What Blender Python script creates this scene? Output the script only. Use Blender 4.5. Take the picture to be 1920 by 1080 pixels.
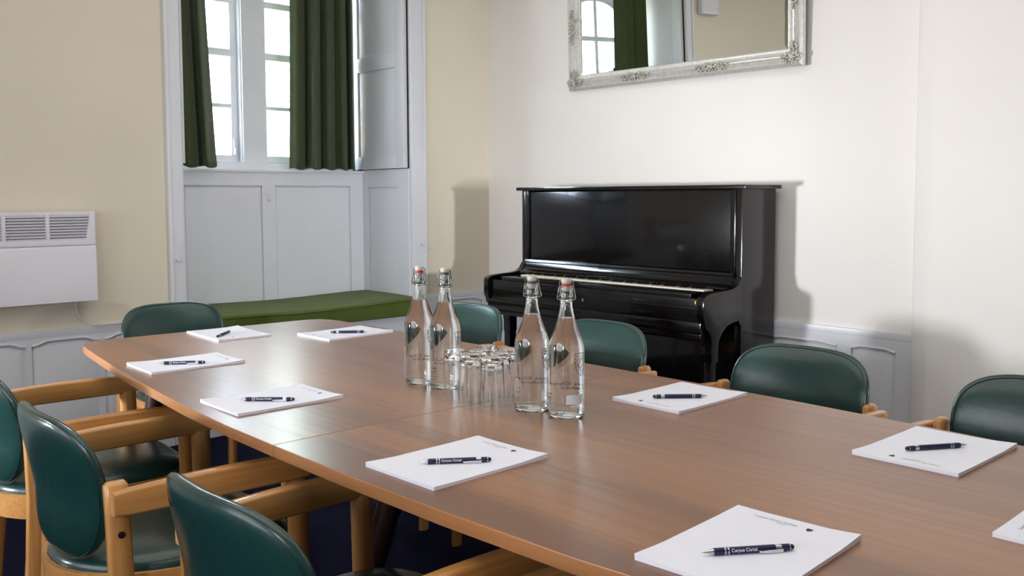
import bpy, bmesh, math, random
from mathutils import Vector, Matrix, Euler
random.seed(7)
D = bpy.data
for o in list(D.objects): D.objects.remove(o)
scene = bpy.context.scene
COL = scene.collection
PI = math.pi

# ------------------------------------------------------------------ camera
cam_d = D.cameras.new('camera'); cam = D.objects.new('camera', cam_d); COL.objects.link(cam)
Rw = Vector((0.67837, 0.73471, -0.0043)); Uw = Vector((-0.04724, 0.04946, 0.99766)); Fw = Vector((-0.7332, 0.67658, -0.06826))
m = Matrix(((Rw.x, Uw.x, -Fw.x, 0), (Rw.y, Uw.y, -Fw.y, 0), (Rw.z, Uw.z, -Fw.z, 1.269), (0, 0, 0, 1)))
cam.matrix_world = m
cam_d.sensor_width = 36.0; cam_d.lens = 1729.0 / 1920 * 36
cam_d.shift_x = 7.11 / 1920; cam_d.shift_y = -55.2 / 1920
cam_d.clip_start = 0.02; cam_d.clip_end = 200
scene.camera = cam

# ------------------------------------------------------------------ world, lights, exposure
scene.view_settings.view_transform = 'Standard'; scene.view_settings.look = 'None'
scene.view_settings.gamma = 1.0; scene.view_settings.exposure = 0.25
scene.view_settings.use_curve_mapping = False
scene.cycles.max_bounces = 24; scene.cycles.transmission_bounces = 24; scene.cycles.transparent_max_bounces = 24
w = D.worlds.new('world'); scene.world = w; w.use_nodes = True
nt = w.node_tree; bg = nt.nodes['Background']
sky = nt.nodes.new('ShaderNodeTexSky'); sky.sky_type = 'HOSEK_WILKIE'
sky.sun_direction = Vector((0.6, -0.35, 0.7)).normalized(); sky.turbidity = 3.0
mix = nt.nodes.new('ShaderNodeMixRGB'); mix.inputs[0].default_value = 0.8
mix.inputs[2].default_value = (0.74, 0.87, 1.0, 1)
nt.links.new(sky.outputs[0], mix.inputs[1]); nt.links.new(mix.outputs[0], bg.inputs[0])
bg.inputs[1].default_value = 60

def light(name, kind, loc, target, power, color, size=1.0, size_y=None, spread=PI):
    l = D.lights.new(name, kind); l.energy = power; l.color = color
    o = D.objects.new(name, l); COL.objects.link(o); o.location = loc
    o.rotation_euler = (Vector(target) - Vector(loc)).to_track_quat('-Z', 'Y').to_euler()
    if kind == 'AREA':
        l.size = size
        if size_y: l.shape = 'RECTANGLE'; l.size_y = size_y
        l.spread = spread
    return o
sun = D.lights.new('sun', 'SUN'); sun.energy = 22.0; sun.angle = 0.01; sun.color = (1, 0.93, 0.82)
so = D.objects.new('sun', sun); COL.objects.link(so); so.rotation_euler = Vector((-0.6, 0.35, -0.7)).to_track_quat('-Z', 'Y').to_euler()
# added soft fill under the ceiling, the two photographic lamps behind the camera and an added broad cool fill at the rear
light('ceiling_fill', 'AREA', (-1.6, 1.2, 3.12), (-1.6, 1.2, 0), 40, (1.0, 0.95, 0.87), 4.2, 3.2)
light('left_lamp', 'AREA', (-3.75, -1.25, 1.05), (-2.6, 3.0, 1.15), 18, (0.93, 0.95, 1.0), 0.28, spread=math.radians(62))
light('right_lamp', 'AREA', (-0.45, -1.0, 1.35), (-1.6, 4.0, 0.9), 15, (0.96, 0.96, 1.0), 0.4)
light('side_lamp', 'AREA', (2.3, 3.40, 1.24), (-4.6, 3.80, 1.25), 9, (0.95, 0.97, 1.0), 0.25, spread=math.radians(50))
light('rear_fill', 'AREA', (-1.9, -1.8, 1.55), (-2.2, 2.0, 1.1), 30, (0.86, 0.92, 1.0), 2.4, 1.3)

# ------------------------------------------------------------------ materials
def srgb(r, g, b):
    f = lambda c: (c / 255 / 12.92) if c / 255 <= 0.04045 else ((c / 255 + 0.055) / 1.055) ** 2.4
    return (f(r), f(g), f(b), 1)
def mat(name, col, rough=0.5, metal=0.0, coat=0.0, spec=0.5, var=0.0, scale=8.0, bump=0.0, bscale=60.0, stretch=(1, 1, 1), coat_rough=0.05, sheen=0.0):
    mt = D.materials.new(name); mt.use_nodes = True
    n = mt.node_tree; b = n.nodes['Principled BSDF']
    b.inputs['Base Color'].default_value = col; b.inputs['Roughness'].default_value = rough
    b.inputs['Metallic'].default_value = metal; b.inputs['Coat Weight'].default_value = coat
    b.inputs['Coat Roughness'].default_value = coat_rough
    b.inputs['Specular IOR Level'].default_value = spec
    b.inputs['Sheen Weight'].default_value = sheen
    tc = n.nodes.new('ShaderNodeTexCoord'); mp = n.nodes.new('ShaderNodeMapping'); mp.inputs['Scale'].default_value = stretch
    n.links.new(tc.outputs['Object'], mp.inputs[0])
    if var > 0:
        nz = n.nodes.new('ShaderNodeTexNoise'); nz.inputs['Scale'].default_value = scale; nz.inputs['Detail'].default_value = 4
        n.links.new(mp.outputs[0], nz.inputs['Vector'])
        rp = n.nodes.new('ShaderNodeValToRGB')
        rp.color_ramp.elements[0].position = 0.3; rp.color_ramp.elements[1].position = 0.7
        rp.color_ramp.elements[0].color = tuple(c * (1 - var) for c in col[:3]) + (1,)
        rp.color_ramp.elements[1].color = tuple(min(1, c * (1 + var)) for c in col[:3]) + (1,)
        n.links.new(nz.outputs[0], rp.inputs[0]); n.links.new(rp.outputs[0], b.inputs['Base Color'])
    if bump > 0:
        nb = n.nodes.new('ShaderNodeTexNoise'); nb.inputs['Scale'].default_value = bscale; nb.inputs['Detail'].default_value = 3
        n.links.new(mp.outputs[0], nb.inputs['Vector'])
        bp = n.nodes.new('ShaderNodeBump'); bp.inputs['Strength'].default_value = bump; bp.inputs['Distance'].default_value = 0.002
        n.links.new(nb.outputs[0], bp.inputs['Height']); n.links.new(bp.outputs[0], b.inputs['Normal'])
    return mt
def wood(name, c1, c2, axis='X', rough=0.35, coat=0.3, scale=2.2, ring=9.0, fine=0.35, coat_rough=0.12, bump=0.08):
    mt = D.materials.new(name); mt.use_nodes = True
    n = mt.node_tree; b = n.nodes['Principled BSDF']
    b.inputs['Roughness'].default_value = rough; b.inputs['Coat Weight'].default_value = coat; b.inputs['Coat Roughness'].default_value = coat_rough
    tc = n.nodes.new('ShaderNodeTexCoord'); mp = n.nodes.new('ShaderNodeMapping')
    s = {'X': (0.16, 1.6, 1.6), 'Y': (1.6, 0.16, 1.6), 'Z': (1.6, 1.6, 0.16)}[axis]
    mp.inputs['Scale'].default_value = s
    n.links.new(tc.outputs['Object'], mp.inputs[0])
    nz = n.nodes.new('ShaderNodeTexNoise'); nz.inputs['Scale'].default_value = scale; nz.inputs['Detail'].default_value = 5; nz.inputs['Distortion'].default_value = 0.6
    n.links.new(mp.outputs[0], nz.inputs['Vector'])
    mp2 = n.nodes.new('ShaderNodeMapping'); mp2.inputs['Scale'].default_value = tuple(v * (0.25 if v < 1 else 1) for v in s)
    n.links.new(tc.outputs['Object'], mp2.inputs[0])
    n2 = n.nodes.new('ShaderNodeTexNoise'); n2.inputs['Scale'].default_value = ring * 8; n2.inputs['Detail'].default_value = 3
    n.links.new(mp2.outputs[0], n2.inputs['Vector'])
    mx = n.nodes.new('ShaderNodeMath'); mx.operation = 'MULTIPLY_ADD'; mx.inputs[1].default_value = fine
    n.links.new(n2.outputs[0], mx.inputs[0]); n.links.new(nz.outputs[0], mx.inputs[2])
    rp = n.nodes.new('ShaderNodeValToRGB'); e = rp.color_ramp.elements
    e[0].position = 0.38 + fine * 0.45; e[1].position = 0.62 + fine * 0.55; e[0].color = c1; e[1].color = c2
    n.links.new(mx.outputs[0], rp.inputs[0]); n.links.new(rp.outputs[0], b.inputs['Base Color'])
    bp = n.nodes.new('ShaderNodeBump'); bp.inputs['Strength'].default_value = bump; bp.inputs['Distance'].default_value = 0.001
    n.links.new(n2.outputs[0], bp.inputs['Height']); n.links.new(bp.outputs[0], b.inputs['Normal'])
    return mt
def glass(name, col=(1, 1, 1, 1), ior=1.5, rough=0.0):
    mt = D.materials.new(name); mt.use_nodes = True; b = mt.node_tree.nodes['Principled BSDF']
    b.inputs['Base Color'].default_value = col; b.inputs['Transmission Weight'].default_value = 1
    b.inputs['Roughness'].default_value = rough; b.inputs['IOR'].default_value = ior
    return mt
M_CREAM = mat('cream_wall_paint', srgb(223, 214, 196), 0.75, var=0.025, scale=1.5, bump=0.25, bscale=90, spec=0.25)
M_CREAM2 = mat('pale_wall_paint', srgb(230, 226, 221), 0.7, var=0.02, scale=1.5, bump=0.25, bscale=90, spec=0.25)
M_WHITE = mat('white_gloss_paint', srgb(218, 220, 226), 0.38, var=0.02, scale=5, bump=0.15, bscale=35)
M_CEIL = mat('ceiling_paint', srgb(238, 236, 230), 0.9, spec=0.2, var=0.01)
M_CARPET = mat('navy_carpet', srgb(13, 14, 42), 0.95, spec=0.1, var=0.25, scale=220, bump=1.0, bscale=500)
M_TABLE = wood('walnut_laminate', srgb(114, 71, 42), srgb(158, 107, 66), 'X', 0.34, 0.4, 2.0, 7, coat_rough=0.28, bump=.015)
M_EDGE = wood('cherry_edge_band', srgb(172, 118, 76), srgb(196, 142, 98), 'X', 0.32, 0.4)
M_DARKLEG = wood('dark_stained_wood', srgb(44, 27, 22), srgb(62, 38, 30), 'Z', 0.3, 0.5)
M_BEECHX = wood('beech_along', srgb(178, 122, 66), srgb(208, 156, 94), 'Y', 0.3, 0.35, 3.0)
M_BEECHZ = wood('beech_upright', srgb(172, 116, 62), srgb(204, 150, 90), 'Z', 0.3, 0.3, 3.0)
M_LEATHER = mat('green_leatherette', srgb(22, 57, 54), 0.30, var=0.14, scale=7, bump=0.4, bscale=45, coat=0.35, coat_rough=0.16)
M_PIPING = mat('green_piping', srgb(26, 52, 44), 0.3, bump=0.3, bscale=200, coat=0.2)
M_BLACKBOLT = mat('black_plastic', srgb(22, 22, 24), 0.4)
M_PIANO = mat('black_piano_lacquer', srgb(7, 6, 8), 0.16, spec=0.35, coat=0.3, coat_rough=0.04, var=0.05, scale=2)
M_IVORY = mat('ivory_key', srgb(236, 230, 212), 0.3, var=0.02, scale=40)
M_BRASS = mat('brass', srgb(190, 150, 80), 0.3, metal=1.0, bump=0.05)
M_GREENCURT = mat('olive_curtain_cloth', srgb(66, 76, 48), 0.85, var=0.10, scale=30, bump=0.4, bscale=350, spec=0.15, sheen=0.2)
M_CUSHION = mat('olive_cushion_cloth', srgb(84, 98, 44), 0.9, var=0.1, scale=12, bump=0.5, bscale=400, spec=0.1, sheen=0.1)
M_MIRROR = mat('mirror_silvering', (0.86, 0.89, 0.86, 1), 0.0, metal=1.0)
M_SILVERLEAF = mat('silver_gilt_frame', srgb(198, 196, 190), 0.42, metal=0.35, var=0.12, scale=60, bump=0.6, bscale=160)
M_ORN = mat('tarnished_silver_leaf', srgb(184, 180, 168), 0.45, metal=0.35, var=0.3, scale=120, bump=0.8, bscale=200)
M_PLASTIC = mat('white_enamel', srgb(222, 220, 228), 0.4, var=0.015, scale=3)
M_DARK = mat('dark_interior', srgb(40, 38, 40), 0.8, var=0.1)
M_PAPER = mat('white_paper', srgb(236, 238, 250), 0.55, var=0.01, scale=30)
M_NAVY = mat('navy_pen_rubber', srgb(20, 22, 62), 0.42, var=0.05, scale=90)
M_CHROME = mat('polished_steel', srgb(205, 207, 212), 0.16, metal=1.0, bump=0.02)
M_WIRE = mat('steel_wire', srgb(160, 162, 165), 0.25, metal=1.0, bump=0.02)
M_INK = mat('black_ink', srgb(20, 20, 28), 0.6)
M_INKGREY = mat('grey_ink', srgb(108, 110, 128), 0.6)
M_WHITEINK = mat('white_ink', srgb(232, 234, 240), 0.5)
M_RUBBER = mat('red_rubber', srgb(190, 40, 32), 0.5)
M_GREYRUBBER = mat('grey_rubber', srgb(70, 72, 74), 0.5)
M_CERAMIC = mat('white_porcelain', srgb(188, 190, 180), 0.25, coat=0.4)
M_GLASS = glass('clear_bottle_glass', (0.975, 0.99, 0.98, 1), 1.48)
M_TUMBLER = glass('clear_tumbler_glass', (0.99, 0.995, 0.99, 1), 1.46)
M_WATER = glass('still_water', (0.99, 1, 0.995, 1), 1.33)
M_PANE = glass('window_pane', (0.99, 1, 1, 1), 1.45)
M_FROST = mat('frosted_label', srgb(214, 216, 222), 0.5, var=0.02)
M_STONE = mat('yellow_limestone', srgb(226, 208, 166), 0.9, var=0.15, scale=2.5, bump=0.6, bscale=20)
M_SLATE = mat('grey_slate_roof', srgb(140, 142, 146), 0.8, var=0.2, scale=6)
M_PAVE = mat('courtyard_paving', srgb(190, 182, 160), 0.95, var=0.1, scale=2)
M_LEAF = mat('tree_leaf', srgb(168, 182, 150), 0.7, var=0.15, scale=10)
M_BARK = mat('tree_bark', srgb(90, 78, 64), 0.9, var=0.2, scale=20)

# ------------------------------------------------------------------ helpers
def box(bm, x0, x1, y0, y1, z0, z1, bev=0.0, seg=2, mtx=None):
    r = bmesh.ops.create_cube(bm, size=1.0)
    vs = r['verts']
    for v in vs:
        v.co = Vector(((x0 + x1) / 2 + v.co.x * (x1 - x0), (y0 + y1) / 2 + v.co.y * (y1 - y0), (z0 + z1) / 2 + v.co.z * (z1 - z0)))
    if bev > 0:
        es = list({e for v in vs for e in v.link_edges})
        r = bmesh.ops.bevel(bm, geom=es, offset=bev, segments=seg, profile=0.7, affect='EDGES')
        vs = list({v for f in r['faces'] for v in f.verts} | {v for v in vs if v.is_valid})
    if mtx is not None:
        for v in vs:
            if v.is_valid: v.co = mtx @ v.co
    return vs
def prism(bm, pts, axis, a, b, bev=0.0):
    """extrude closed 2D outline along axis from a to b"""
    def P(p, t):
        return {'x': (t, p[0], p[1]), 'y': (p[0], t, p[1]), 'z': (p[0], p[1], t)}[axis]
    va = [bm.verts.new(P(p, a)) for p in pts]; vb = [bm.verts.new(P(p, b)) for p in pts]
    n = len(pts)
    fs = [bm.faces.new(va), bm.faces.new(vb)]
    for i in range(n): fs.append(bm.faces.new((va[i], va[(i + 1) % n], vb[(i + 1) % n], vb[i])))
    bmesh.ops.recalc_face_normals(bm, faces=fs)
    if bev > 0:
        es = [e for f in fs[:2] for e in f.edges]
        bmesh.ops.bevel(bm, geom=es, offset=bev, segments=2, profile=0.7, affect='EDGES')
def lathe(bm, prof, seg=32, cx=0, cy=0, cz=0, close=False):
    rings = []
    for r, z in prof:
        if r < 1e-6: rings.append([bm.verts.new((cx, cy, cz + z))])
        else: rings.append([bm.verts.new((cx + r * math.cos(2 * PI * i / seg), cy + r * math.sin(2 * PI * i / seg), cz + z)) for i in range(seg)])
    fs = []
    pairs = list(zip(rings, rings[1:]))
    if close: pairs.append((rings[-1], rings[0]))
    for A, B in pairs:
        for i in range(seg):
            j = (i + 1) % seg
            if len(A) == 1 and len(B) == 1: continue
            if len(A) == 1: fs.append(bm.faces.new((A[0], B[i], B[j])))
            elif len(B) == 1: fs.append(bm.faces.new((A[i], A[j], B[0])))
            else: fs.append(bm.faces.new((A[i], A[j], B[j], B[i])))
    bmesh.ops.recalc_face_normals(bm, faces=fs)
def tube(bm, pts, r, seg=8, closed=False, rad=None):
    pts = [Vector(p) for p in pts]; n = len(pts); rings = []
    prev = None
    for i, p in enumerate(pts):
        a = pts[(i - 1) % n] if (closed or i > 0) else p
        b = pts[(i + 1) % n] if (closed or i < n - 1) else p
        t = (b - a).normalized()
        if prev is None:
            u = t.orthogonal().normalized()
        else:
            u = (prev - t * prev.dot(t)).normalized()
        prev = u; v = t.cross(u); rr = rad[i] if rad else r
        rings.append([bm.verts.new(p + (u * math.cos(2 * PI * k / seg) + v * math.sin(2 * PI * k / seg)) * rr) for k in range(seg)])
    fs = []
    for i in range(n if closed else n - 1):
        A = rings[i]; B = rings[(i + 1) % n]
        off = 0
        if closed and i == n - 1:
            off = min(range(seg), key=lambda o: (A[0].co - B[o].co).length)
        for k in range(seg):
            fs.append(bm.faces.new((A[k], A[(k + 1) % seg], B[(k + 1 + off) % seg], B[(k + off) % seg])))
    if not closed:
        fs.append(bm.faces.new(rings[0])); fs.append(bm.faces.new(rings[-1]))
    bmesh.ops.recalc_face_normals(bm, faces=fs)
def ball(bm, c, r, s=(1, 1, 1), u=10, v=6, rot=None):
    rr = bmesh.ops.create_uvsphere(bm, u_segments=u, v_segments=v, radius=r)
    for q in rr['verts']:
        p = Vector((q.co.x * s[0], q.co.y * s[1], q.co.z * s[2]))
        if rot: p = rot @ p
        q.co = p + Vector(c)
def obj(name, bm, mt, parent=None, smooth=True, angle=35, mtx=None):
    me = D.meshes.new(name)
    if smooth:
        for f in bm.faces: f.smooth = True
        for e in bm.edges:
            if len(e.link_faces) == 2 and e.calc_face_angle(0) > math.radians(angle): e.smooth = False
    bm.to_mesh(me); bm.free()
    if mt: me.materials.append(mt)
    o = D.objects.new(name, me); COL.objects.link(o)
    if parent: o.parent = parent
    if mtx is not None: o.matrix_local = mtx
    return o
def NB(): return bmesh.new()
def tag(o, label=None, cat=None, group=None, kind=None):
    if label: o['label'] = label
    if cat: o['category'] = cat
    if group: o['group'] = group
    if kind: o['kind'] = kind
    return o
def empty(name, loc=(0, 0, 0), rz=0.0):
    o = D.objects.new(name, None); COL.objects.link(o); o.location = loc; o.rotation_euler = (0, 0, rz)
    o.empty_display_size = 0.1
    return o
def struct(name, bm, mt, **k): return tag(obj(name, bm, mt, **k), kind='structure')
def copy_tree(o, parent=None):
    c = o.copy(); COL.objects.link(c)
    if parent: c.parent = parent
    for ch in list(o.children): copy_tree(ch, c)
    return c
def sbox(name, mt, *a, parent=None, bev=0.0, **k):
    bm = NB(); box(bm, *a, bev=bev); return obj(name, bm, mt, parent, **k)
def text_mesh(s, size, align='CENTER', bold=0.0):
    cu = D.curves.new('lettering', 'FONT'); cu.body = s; cu.size = size; cu.align_x = align; cu.align_y = 'CENTER'
    cu.resolution_u = 2; cu.offset = bold
    to = D.objects.new('lettering', cu); COL.objects.link(to)
    dg = bpy.context.evaluated_depsgraph_get(); me = D.meshes.new_from_object(to.evaluated_get(dg))
    D.objects.remove(to); D.curves.remove(cu)
    return me
def add_flat_text(bm, s, size, fn, align='CENTER', bold=0.0):
    """fn maps (u,v) in text plane to 3D"""
    me = text_mesh(s, size, align, bold)
    vs = [bm.verts.new(fn(v.co.x, v.co.y)) for v in me.vertices]
    for p in me.polygons:
        try: bm.faces.new([vs[i] for i in p.vertices])
        except ValueError: pass
    D.meshes.remove(me)
def add_poly(bm, pts, fn):
    try: bm.faces.new([bm.verts.new(fn(*p)) for p in pts])
    except ValueError: pass
def stroke(bm, pts, wd, fn, closed=False, n=1):
    """flat ribbon along 2D polyline"""
    P = [Vector(p) for p in pts]
    m_ = len(P)
    L, R = [], []
    for i, p in enumerate(P):
        a = P[(i - 1) % m_] if (closed or i > 0) else p
        b = P[(i + 1) % m_] if (closed or i < m_ - 1) else p
        t = (b - a).normalized(); nn = Vector((-t.y, t.x)) * wd / 2
        L.append(bm.verts.new(fn(*(p + nn)))); R.append(bm.verts.new(fn(*(p - nn))))
    for i in range(m_ if closed else m_ - 1):
        j = (i + 1) % m_
        bm.faces.new((L[i], L[j], R[j], R[i]))

# ------------------------------------------------------------------ room shell
WX, PY = -4.6, 4.073          # window wall plane, piano wall plane
RX, BY, CZ = 2.6, -1.95, 3.2
sb = NB(); box(sb, -5.6, RX + .2, BY - .2, PY + .2, -.1, 0); struct('floor', sb, M_CARPET)
sb = NB(); box(sb, -5.6, RX + .2, BY - .2, PY + .2, CZ, CZ + .12); struct('ceiling', sb, M_CEIL)
Y0, Y1, ZT = 1.978, 3.425, 2.96     # recess opening
sb = NB()
box(sb, -5.32, WX, BY - .2, Y0, 0, CZ); box(sb, -5.32, WX, Y1, PY + .2, 0, CZ); box(sb, -5.32, WX, Y0, Y1, ZT, CZ)
wl = struct('wall_left', sb, M_CREAM)
sb = NB(); box(sb, WX, -1.757, PY, PY + .2, 0, CZ); struct('wall_back', sb, M_CREAM2)
# projecting rounded wall at the right end of the piano wall
sb = NB()
pts = [(RX + .2, PY + .2), (-1.757, PY + .2), (-1.757, PY - .03)]
for i in range(9):
    t = i / 8 * PI / 2
    pts.append((-1.757 + .10 * (1 - math.cos(t)), PY - .03 - .07 * math.sin(t)))
pts += [(-1.2, PY - .11), (-.7, PY - .10), (RX + .2, PY - .10)]
prism(sb, pts, 'z', 0, CZ); struct('wall_back_projecting', sb, M_CREAM2).name = 'wall_back.001'
sb = NB(); box(sb, RX, RX + .2, BY - .2, PY, 0, CZ); struct('wall_right', sb, M_CREAM2)
sb = NB(); box(sb, WX, RX, BY - .2, BY, 0, CZ); struct('wall_front', sb, M_CREAM2)

# dado panelling ------------------------------------------------------
def shoulder(a, b, z, h, n=7):
    """top edge of a panel: flat with two soft shoulders"""
    w_ = b - a; out = []
    for i in range(n):
        t = i / (n - 1); s = 3 * t * t - 2 * t ** 3
        out.append((a + w_ * .03 + w_ * .22 * t, z + h * s))
    out2 = [(b - (p[0] - a), p[1]) for p in reversed(out)]
    return [(a, z)] + out + out2 + [(b, z)]
def dado(name, axis, a0, a1, plane, sgn, edges, ztop=0.650, arch=0.018, zpan=.584, zbot=.09):
    """boards on a wall; panels recessed; axis 'y' = wall at x=plane, axis 'x' = wall at y=plane"""
    def P(u, z, d): return (plane + sgn * d, u, z) if axis == 'y' else (u, plane + sgn * d, z)
    def bx(bm, u0, u1, z0, z1, d0, d1, bev=0.0):
        A = P(u0, z0, d0); B = P(u1, z1, d1)
        box(bm, min(A[0], B[0]), max(A[0], B[0]), min(A[1], B[1]), max(A[1], B[1]), z0, z1, bev)
    bm = NB()
    bx(bm, a0, a1, .0, ztop - .03, 0.0, .006)                         # backing board
    bx(bm, a0, a1, 0, zbot, .006, .022)
    us = [a0] + [e for p in edges for e in p] + [a1]
    for i in range(0, len(us), 2):
        bx(bm, us[i], us[i + 1], zbot, zpan + .03, .006, .018)
    for (u0, u1) in edges:                                            # top rail with shouldered cut
        top = shoulder(u0, u1, zpan, arch)
        pr = [(u0, ztop - .03)] + top + [(u1, ztop - .03)]
        ax = 'x' if axis == 'y' else 'y'
        d0, d1 = plane + sgn * .006, plane + sgn * .018
        prism(bm, pr, ax, d0, d1)
    for i in range(0, len(us), 2):
        bx(bm, us[i], us[i + 1], zpan + .02, ztop - .03, .0065, .0175)
    root = struct(name, bm, M_WHITE, angle=25)
    bm = NB(); bx(bm, a0, a1, ztop - .032, ztop, 0, .020, .005); obj('dado_rail', bm, M_WHITE, root)
    bm = NB(); bx(bm, a0, a1, 0, .085, .018, .034, .004); obj('skirting_board', bm, M_WHITE, root)
    for (u0, u1) in edges:
        # fielded panel with moulded border
        bm = NB()
        g = .028
        ring0 = shoulder(u0 + .004, u1 - .004, zpan - .004, arch) + [(u1 - .004, zbot + .004), (u0 + .004, zbot + .004)]
        ring1 = shoulder(u0 + g, u1 - g, zpan - g, arch) + [(u1 - g, zbot + g), (u0 + g, zbot + g)]
        a = [bm.verts.new(P(u, z, .0065)) for u, z in ring0]; c = [bm.verts.new(P(u, z, .0145)) for u, z in ring1]
        n = len(a)
        for i in range(n): bm.faces.new((a[i], a[(i + 1) % n], c[(i + 1) % n], c[i]))
        bm.faces.new(c)
        bmesh.ops.recalc_face_normals(bm, faces=bm.faces)
        obj('panel', bm, M_WHITE, root, angle=20)
        bm = NB()
        tube(bm, [P(u, z, .019) for u, z in shoulder(u0, u1, zpan + .002, arch)], .0055, 8)
        obj('panel_moulding', bm, M_WHITE, root)
    return root
dado('trim_1', 'y', BY, 1.895, WX, 1, [(u, u + .30) for u in (-1.47, -1.12, -.77, -.42, -.07, .28, .59, .915, 1.24, 1.565)], .652)
dado('trim_2', 'y', 3.535, PY, WX, 1, [(3.62, 4.0)], .645)
dado('trim_3', 'x', WX + .03, -1.757, PY, -1, [(u, u + .38) for u in (-4.48, -3.99, -3.5, -3.02)] + [(-2.50, -2.115), (-2.045, -1.835)], .645, .01, .556)

# window recess --------------------------------------------------------
XB = -5.10
sb = NB()
box(sb, -5.32, XB - .012, Y0, Y1, 0, 1.415)
box(sb, XB - .012, XB, Y0, 2.205, .40, 1.415); box(sb, XB - .012, XB, 2.690, 2.778, .40, 1.415); box(sb, XB - .012, XB, 3.315, Y1, .40, 1.415)
box(sb, XB - .0121, XB - .0001, 2.2, 3.32, 1.337, 1.415)
wallp = struct('wall_bay_panelling', sb, M_WHITE, angle=25); wallp.name = 'trim_4'
for (a, b) in ((2.205, 2.69), (2.778, 3.315)):
    bm = NB(); g = .012
    a0 = [bm.verts.new((XB - .0115, y, z)) for y, z in ((a + .002, .5), (b - .002, .5), (b - .002, 1.335), (a + .002, 1.335))]
    a1 = [bm.verts.new((XB - .006, y, z)) for y, z in ((a + g, .5), (b - g, .5), (b - g, 1.335 - g), (a + g, 1.335 - g))]
    for i in range(4): bm.faces.new((a0[i], a0[(i + 1) % 4], a1[(i + 1) % 4], a1[i]))
    bm.faces.new(a1); bmesh.ops.recalc_face_normals(bm, faces=bm.faces)
    obj('panel', bm, M_WHITE, wallp, angle=20)
    bm = NB(); tube(bm, [(XB + .001, a, 1.337), (XB + .001, b, 1.337)], .006, 8); obj('panel_moulding', bm, M_WHITE, wallp)
bm = NB(); box(bm, -5.30, XB + .016, Y0 + .001, Y1 - .001, 1.415, 1.433, .005); obj('sill', bm, M_WHITE, wallp)
bm = NB()
tube(bm, [(XB + .006, 2.737, 1.29), (XB + .009, 2.737, 1.25), (XB + .014, 2.737, 1.245)], .003, 6)
box(bm, XB - .001, XB + .005, 2.728, 2.746, 1.235, 1.295, .001)
tube(bm, [(XB + .008, 2.722, 1.252), (XB + .008, 2.752, 1.252)], .003, 6)
obj('latch', bm, M_PLASTIC, wallp)
# right reveal with panel below the sill
def reveal(name, yf, s, x0=-5.10, x1=-4.602):
    bm = NB()
    d = lambda a: yf - s * a
    def bx(xa, xb, za, zb, e): box(bm, xa, xb, min(d(0), d(-e)), max(d(0), d(-e)), za, zb)
    # backing
    def slab(xa, xb, za, zb, t0, t1): box(bm, xa, xb, min(yf + s * t0, yf + s * t1), max(yf + s * t0, yf + s * t1), za, zb)
    slab(x0, x1, .40, 1.437, 0, .002)
    slab(x0, -5.035, .40, 1.437, -.010, 0); slab(-4.712, x1, .40, 1.437, -.010, 0); slab(-5.04, -4.70, 1.325, 1.437, -.0099, 0)
    r = struct(name, bm, M_WHITE, angle=25)
    bm = NB(); y = yf - s * .001; yr = yf - s * .006; g = .03
    a0 = [bm.verts.new((x, y, z)) for x, z in ((-5.033, .5), (-4.714, .5), (-4.714, 1.323), (-5.033, 1.323))]
    a1 = [bm.verts.new((x, yr, z)) for x, z in ((-5.033 + g, .5), (-4.714 - g, .5), (-4.714 - g, 1.323 - g), (-5.033 + g, 1.323 - g))]
    for i in range(4): bm.faces.new((a0[i], a0[(i + 1) % 4], a1[(i + 1) % 4], a1[i]))
    bm.faces.new(a1); bmesh.ops.recalc_face_normals(bm, faces=bm.faces); obj('panel', bm, M_WHITE, r, angle=20)
    return r
reveal('trim_5', Y1 - .003, 1)
reveal('trim_6', Y0 + .003, -1)
# architraves round the recess
def architrave(name, ya, yb, knob_y, knob_z):
    bm = NB(); box(bm, WX - .001, WX + .022, ya, yb, 0, 3.02, .005)
    if ya < 2.5: box(bm, WX + .02, WX + .03, ya, ya + .018, 0, 3.02, .003)
    else: box(bm, WX + .02, WX + .03, yb - .018, yb, 0, 3.02, .003)
    r = struct(name, bm, M_WHITE)
    bm = NB(); lathe(bm, [(0, 0), (.006, 0), (.005, .008), (.009, .014), (.007, .022), (0, .024)], 12)
    for v in bm.verts: v.co = Vector((WX + .022 + v.co.z, knob_y + v.co.x, knob_z + v.co.y))
    obj('knob', bm, M_WHITE, r)
    return r
architrave('trim_7', 1.898, 1.977, 1.935, .949)
architrave('trim_8', 3.426, 3.53, 3.49, .974)
sb = NB(); box(sb, WX - .001, WX + .022, 1.977, 3.426, ZT - .003, 3.02, .005); struct('trim_9', sb, M_WHITE)
# window seat box
sb = NB(); box(sb, XB + .001, WX + .02, Y0 + .002, Y1 - .002, .0, .535, .004); struct('trim_10', sb, M_WHITE)

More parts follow.
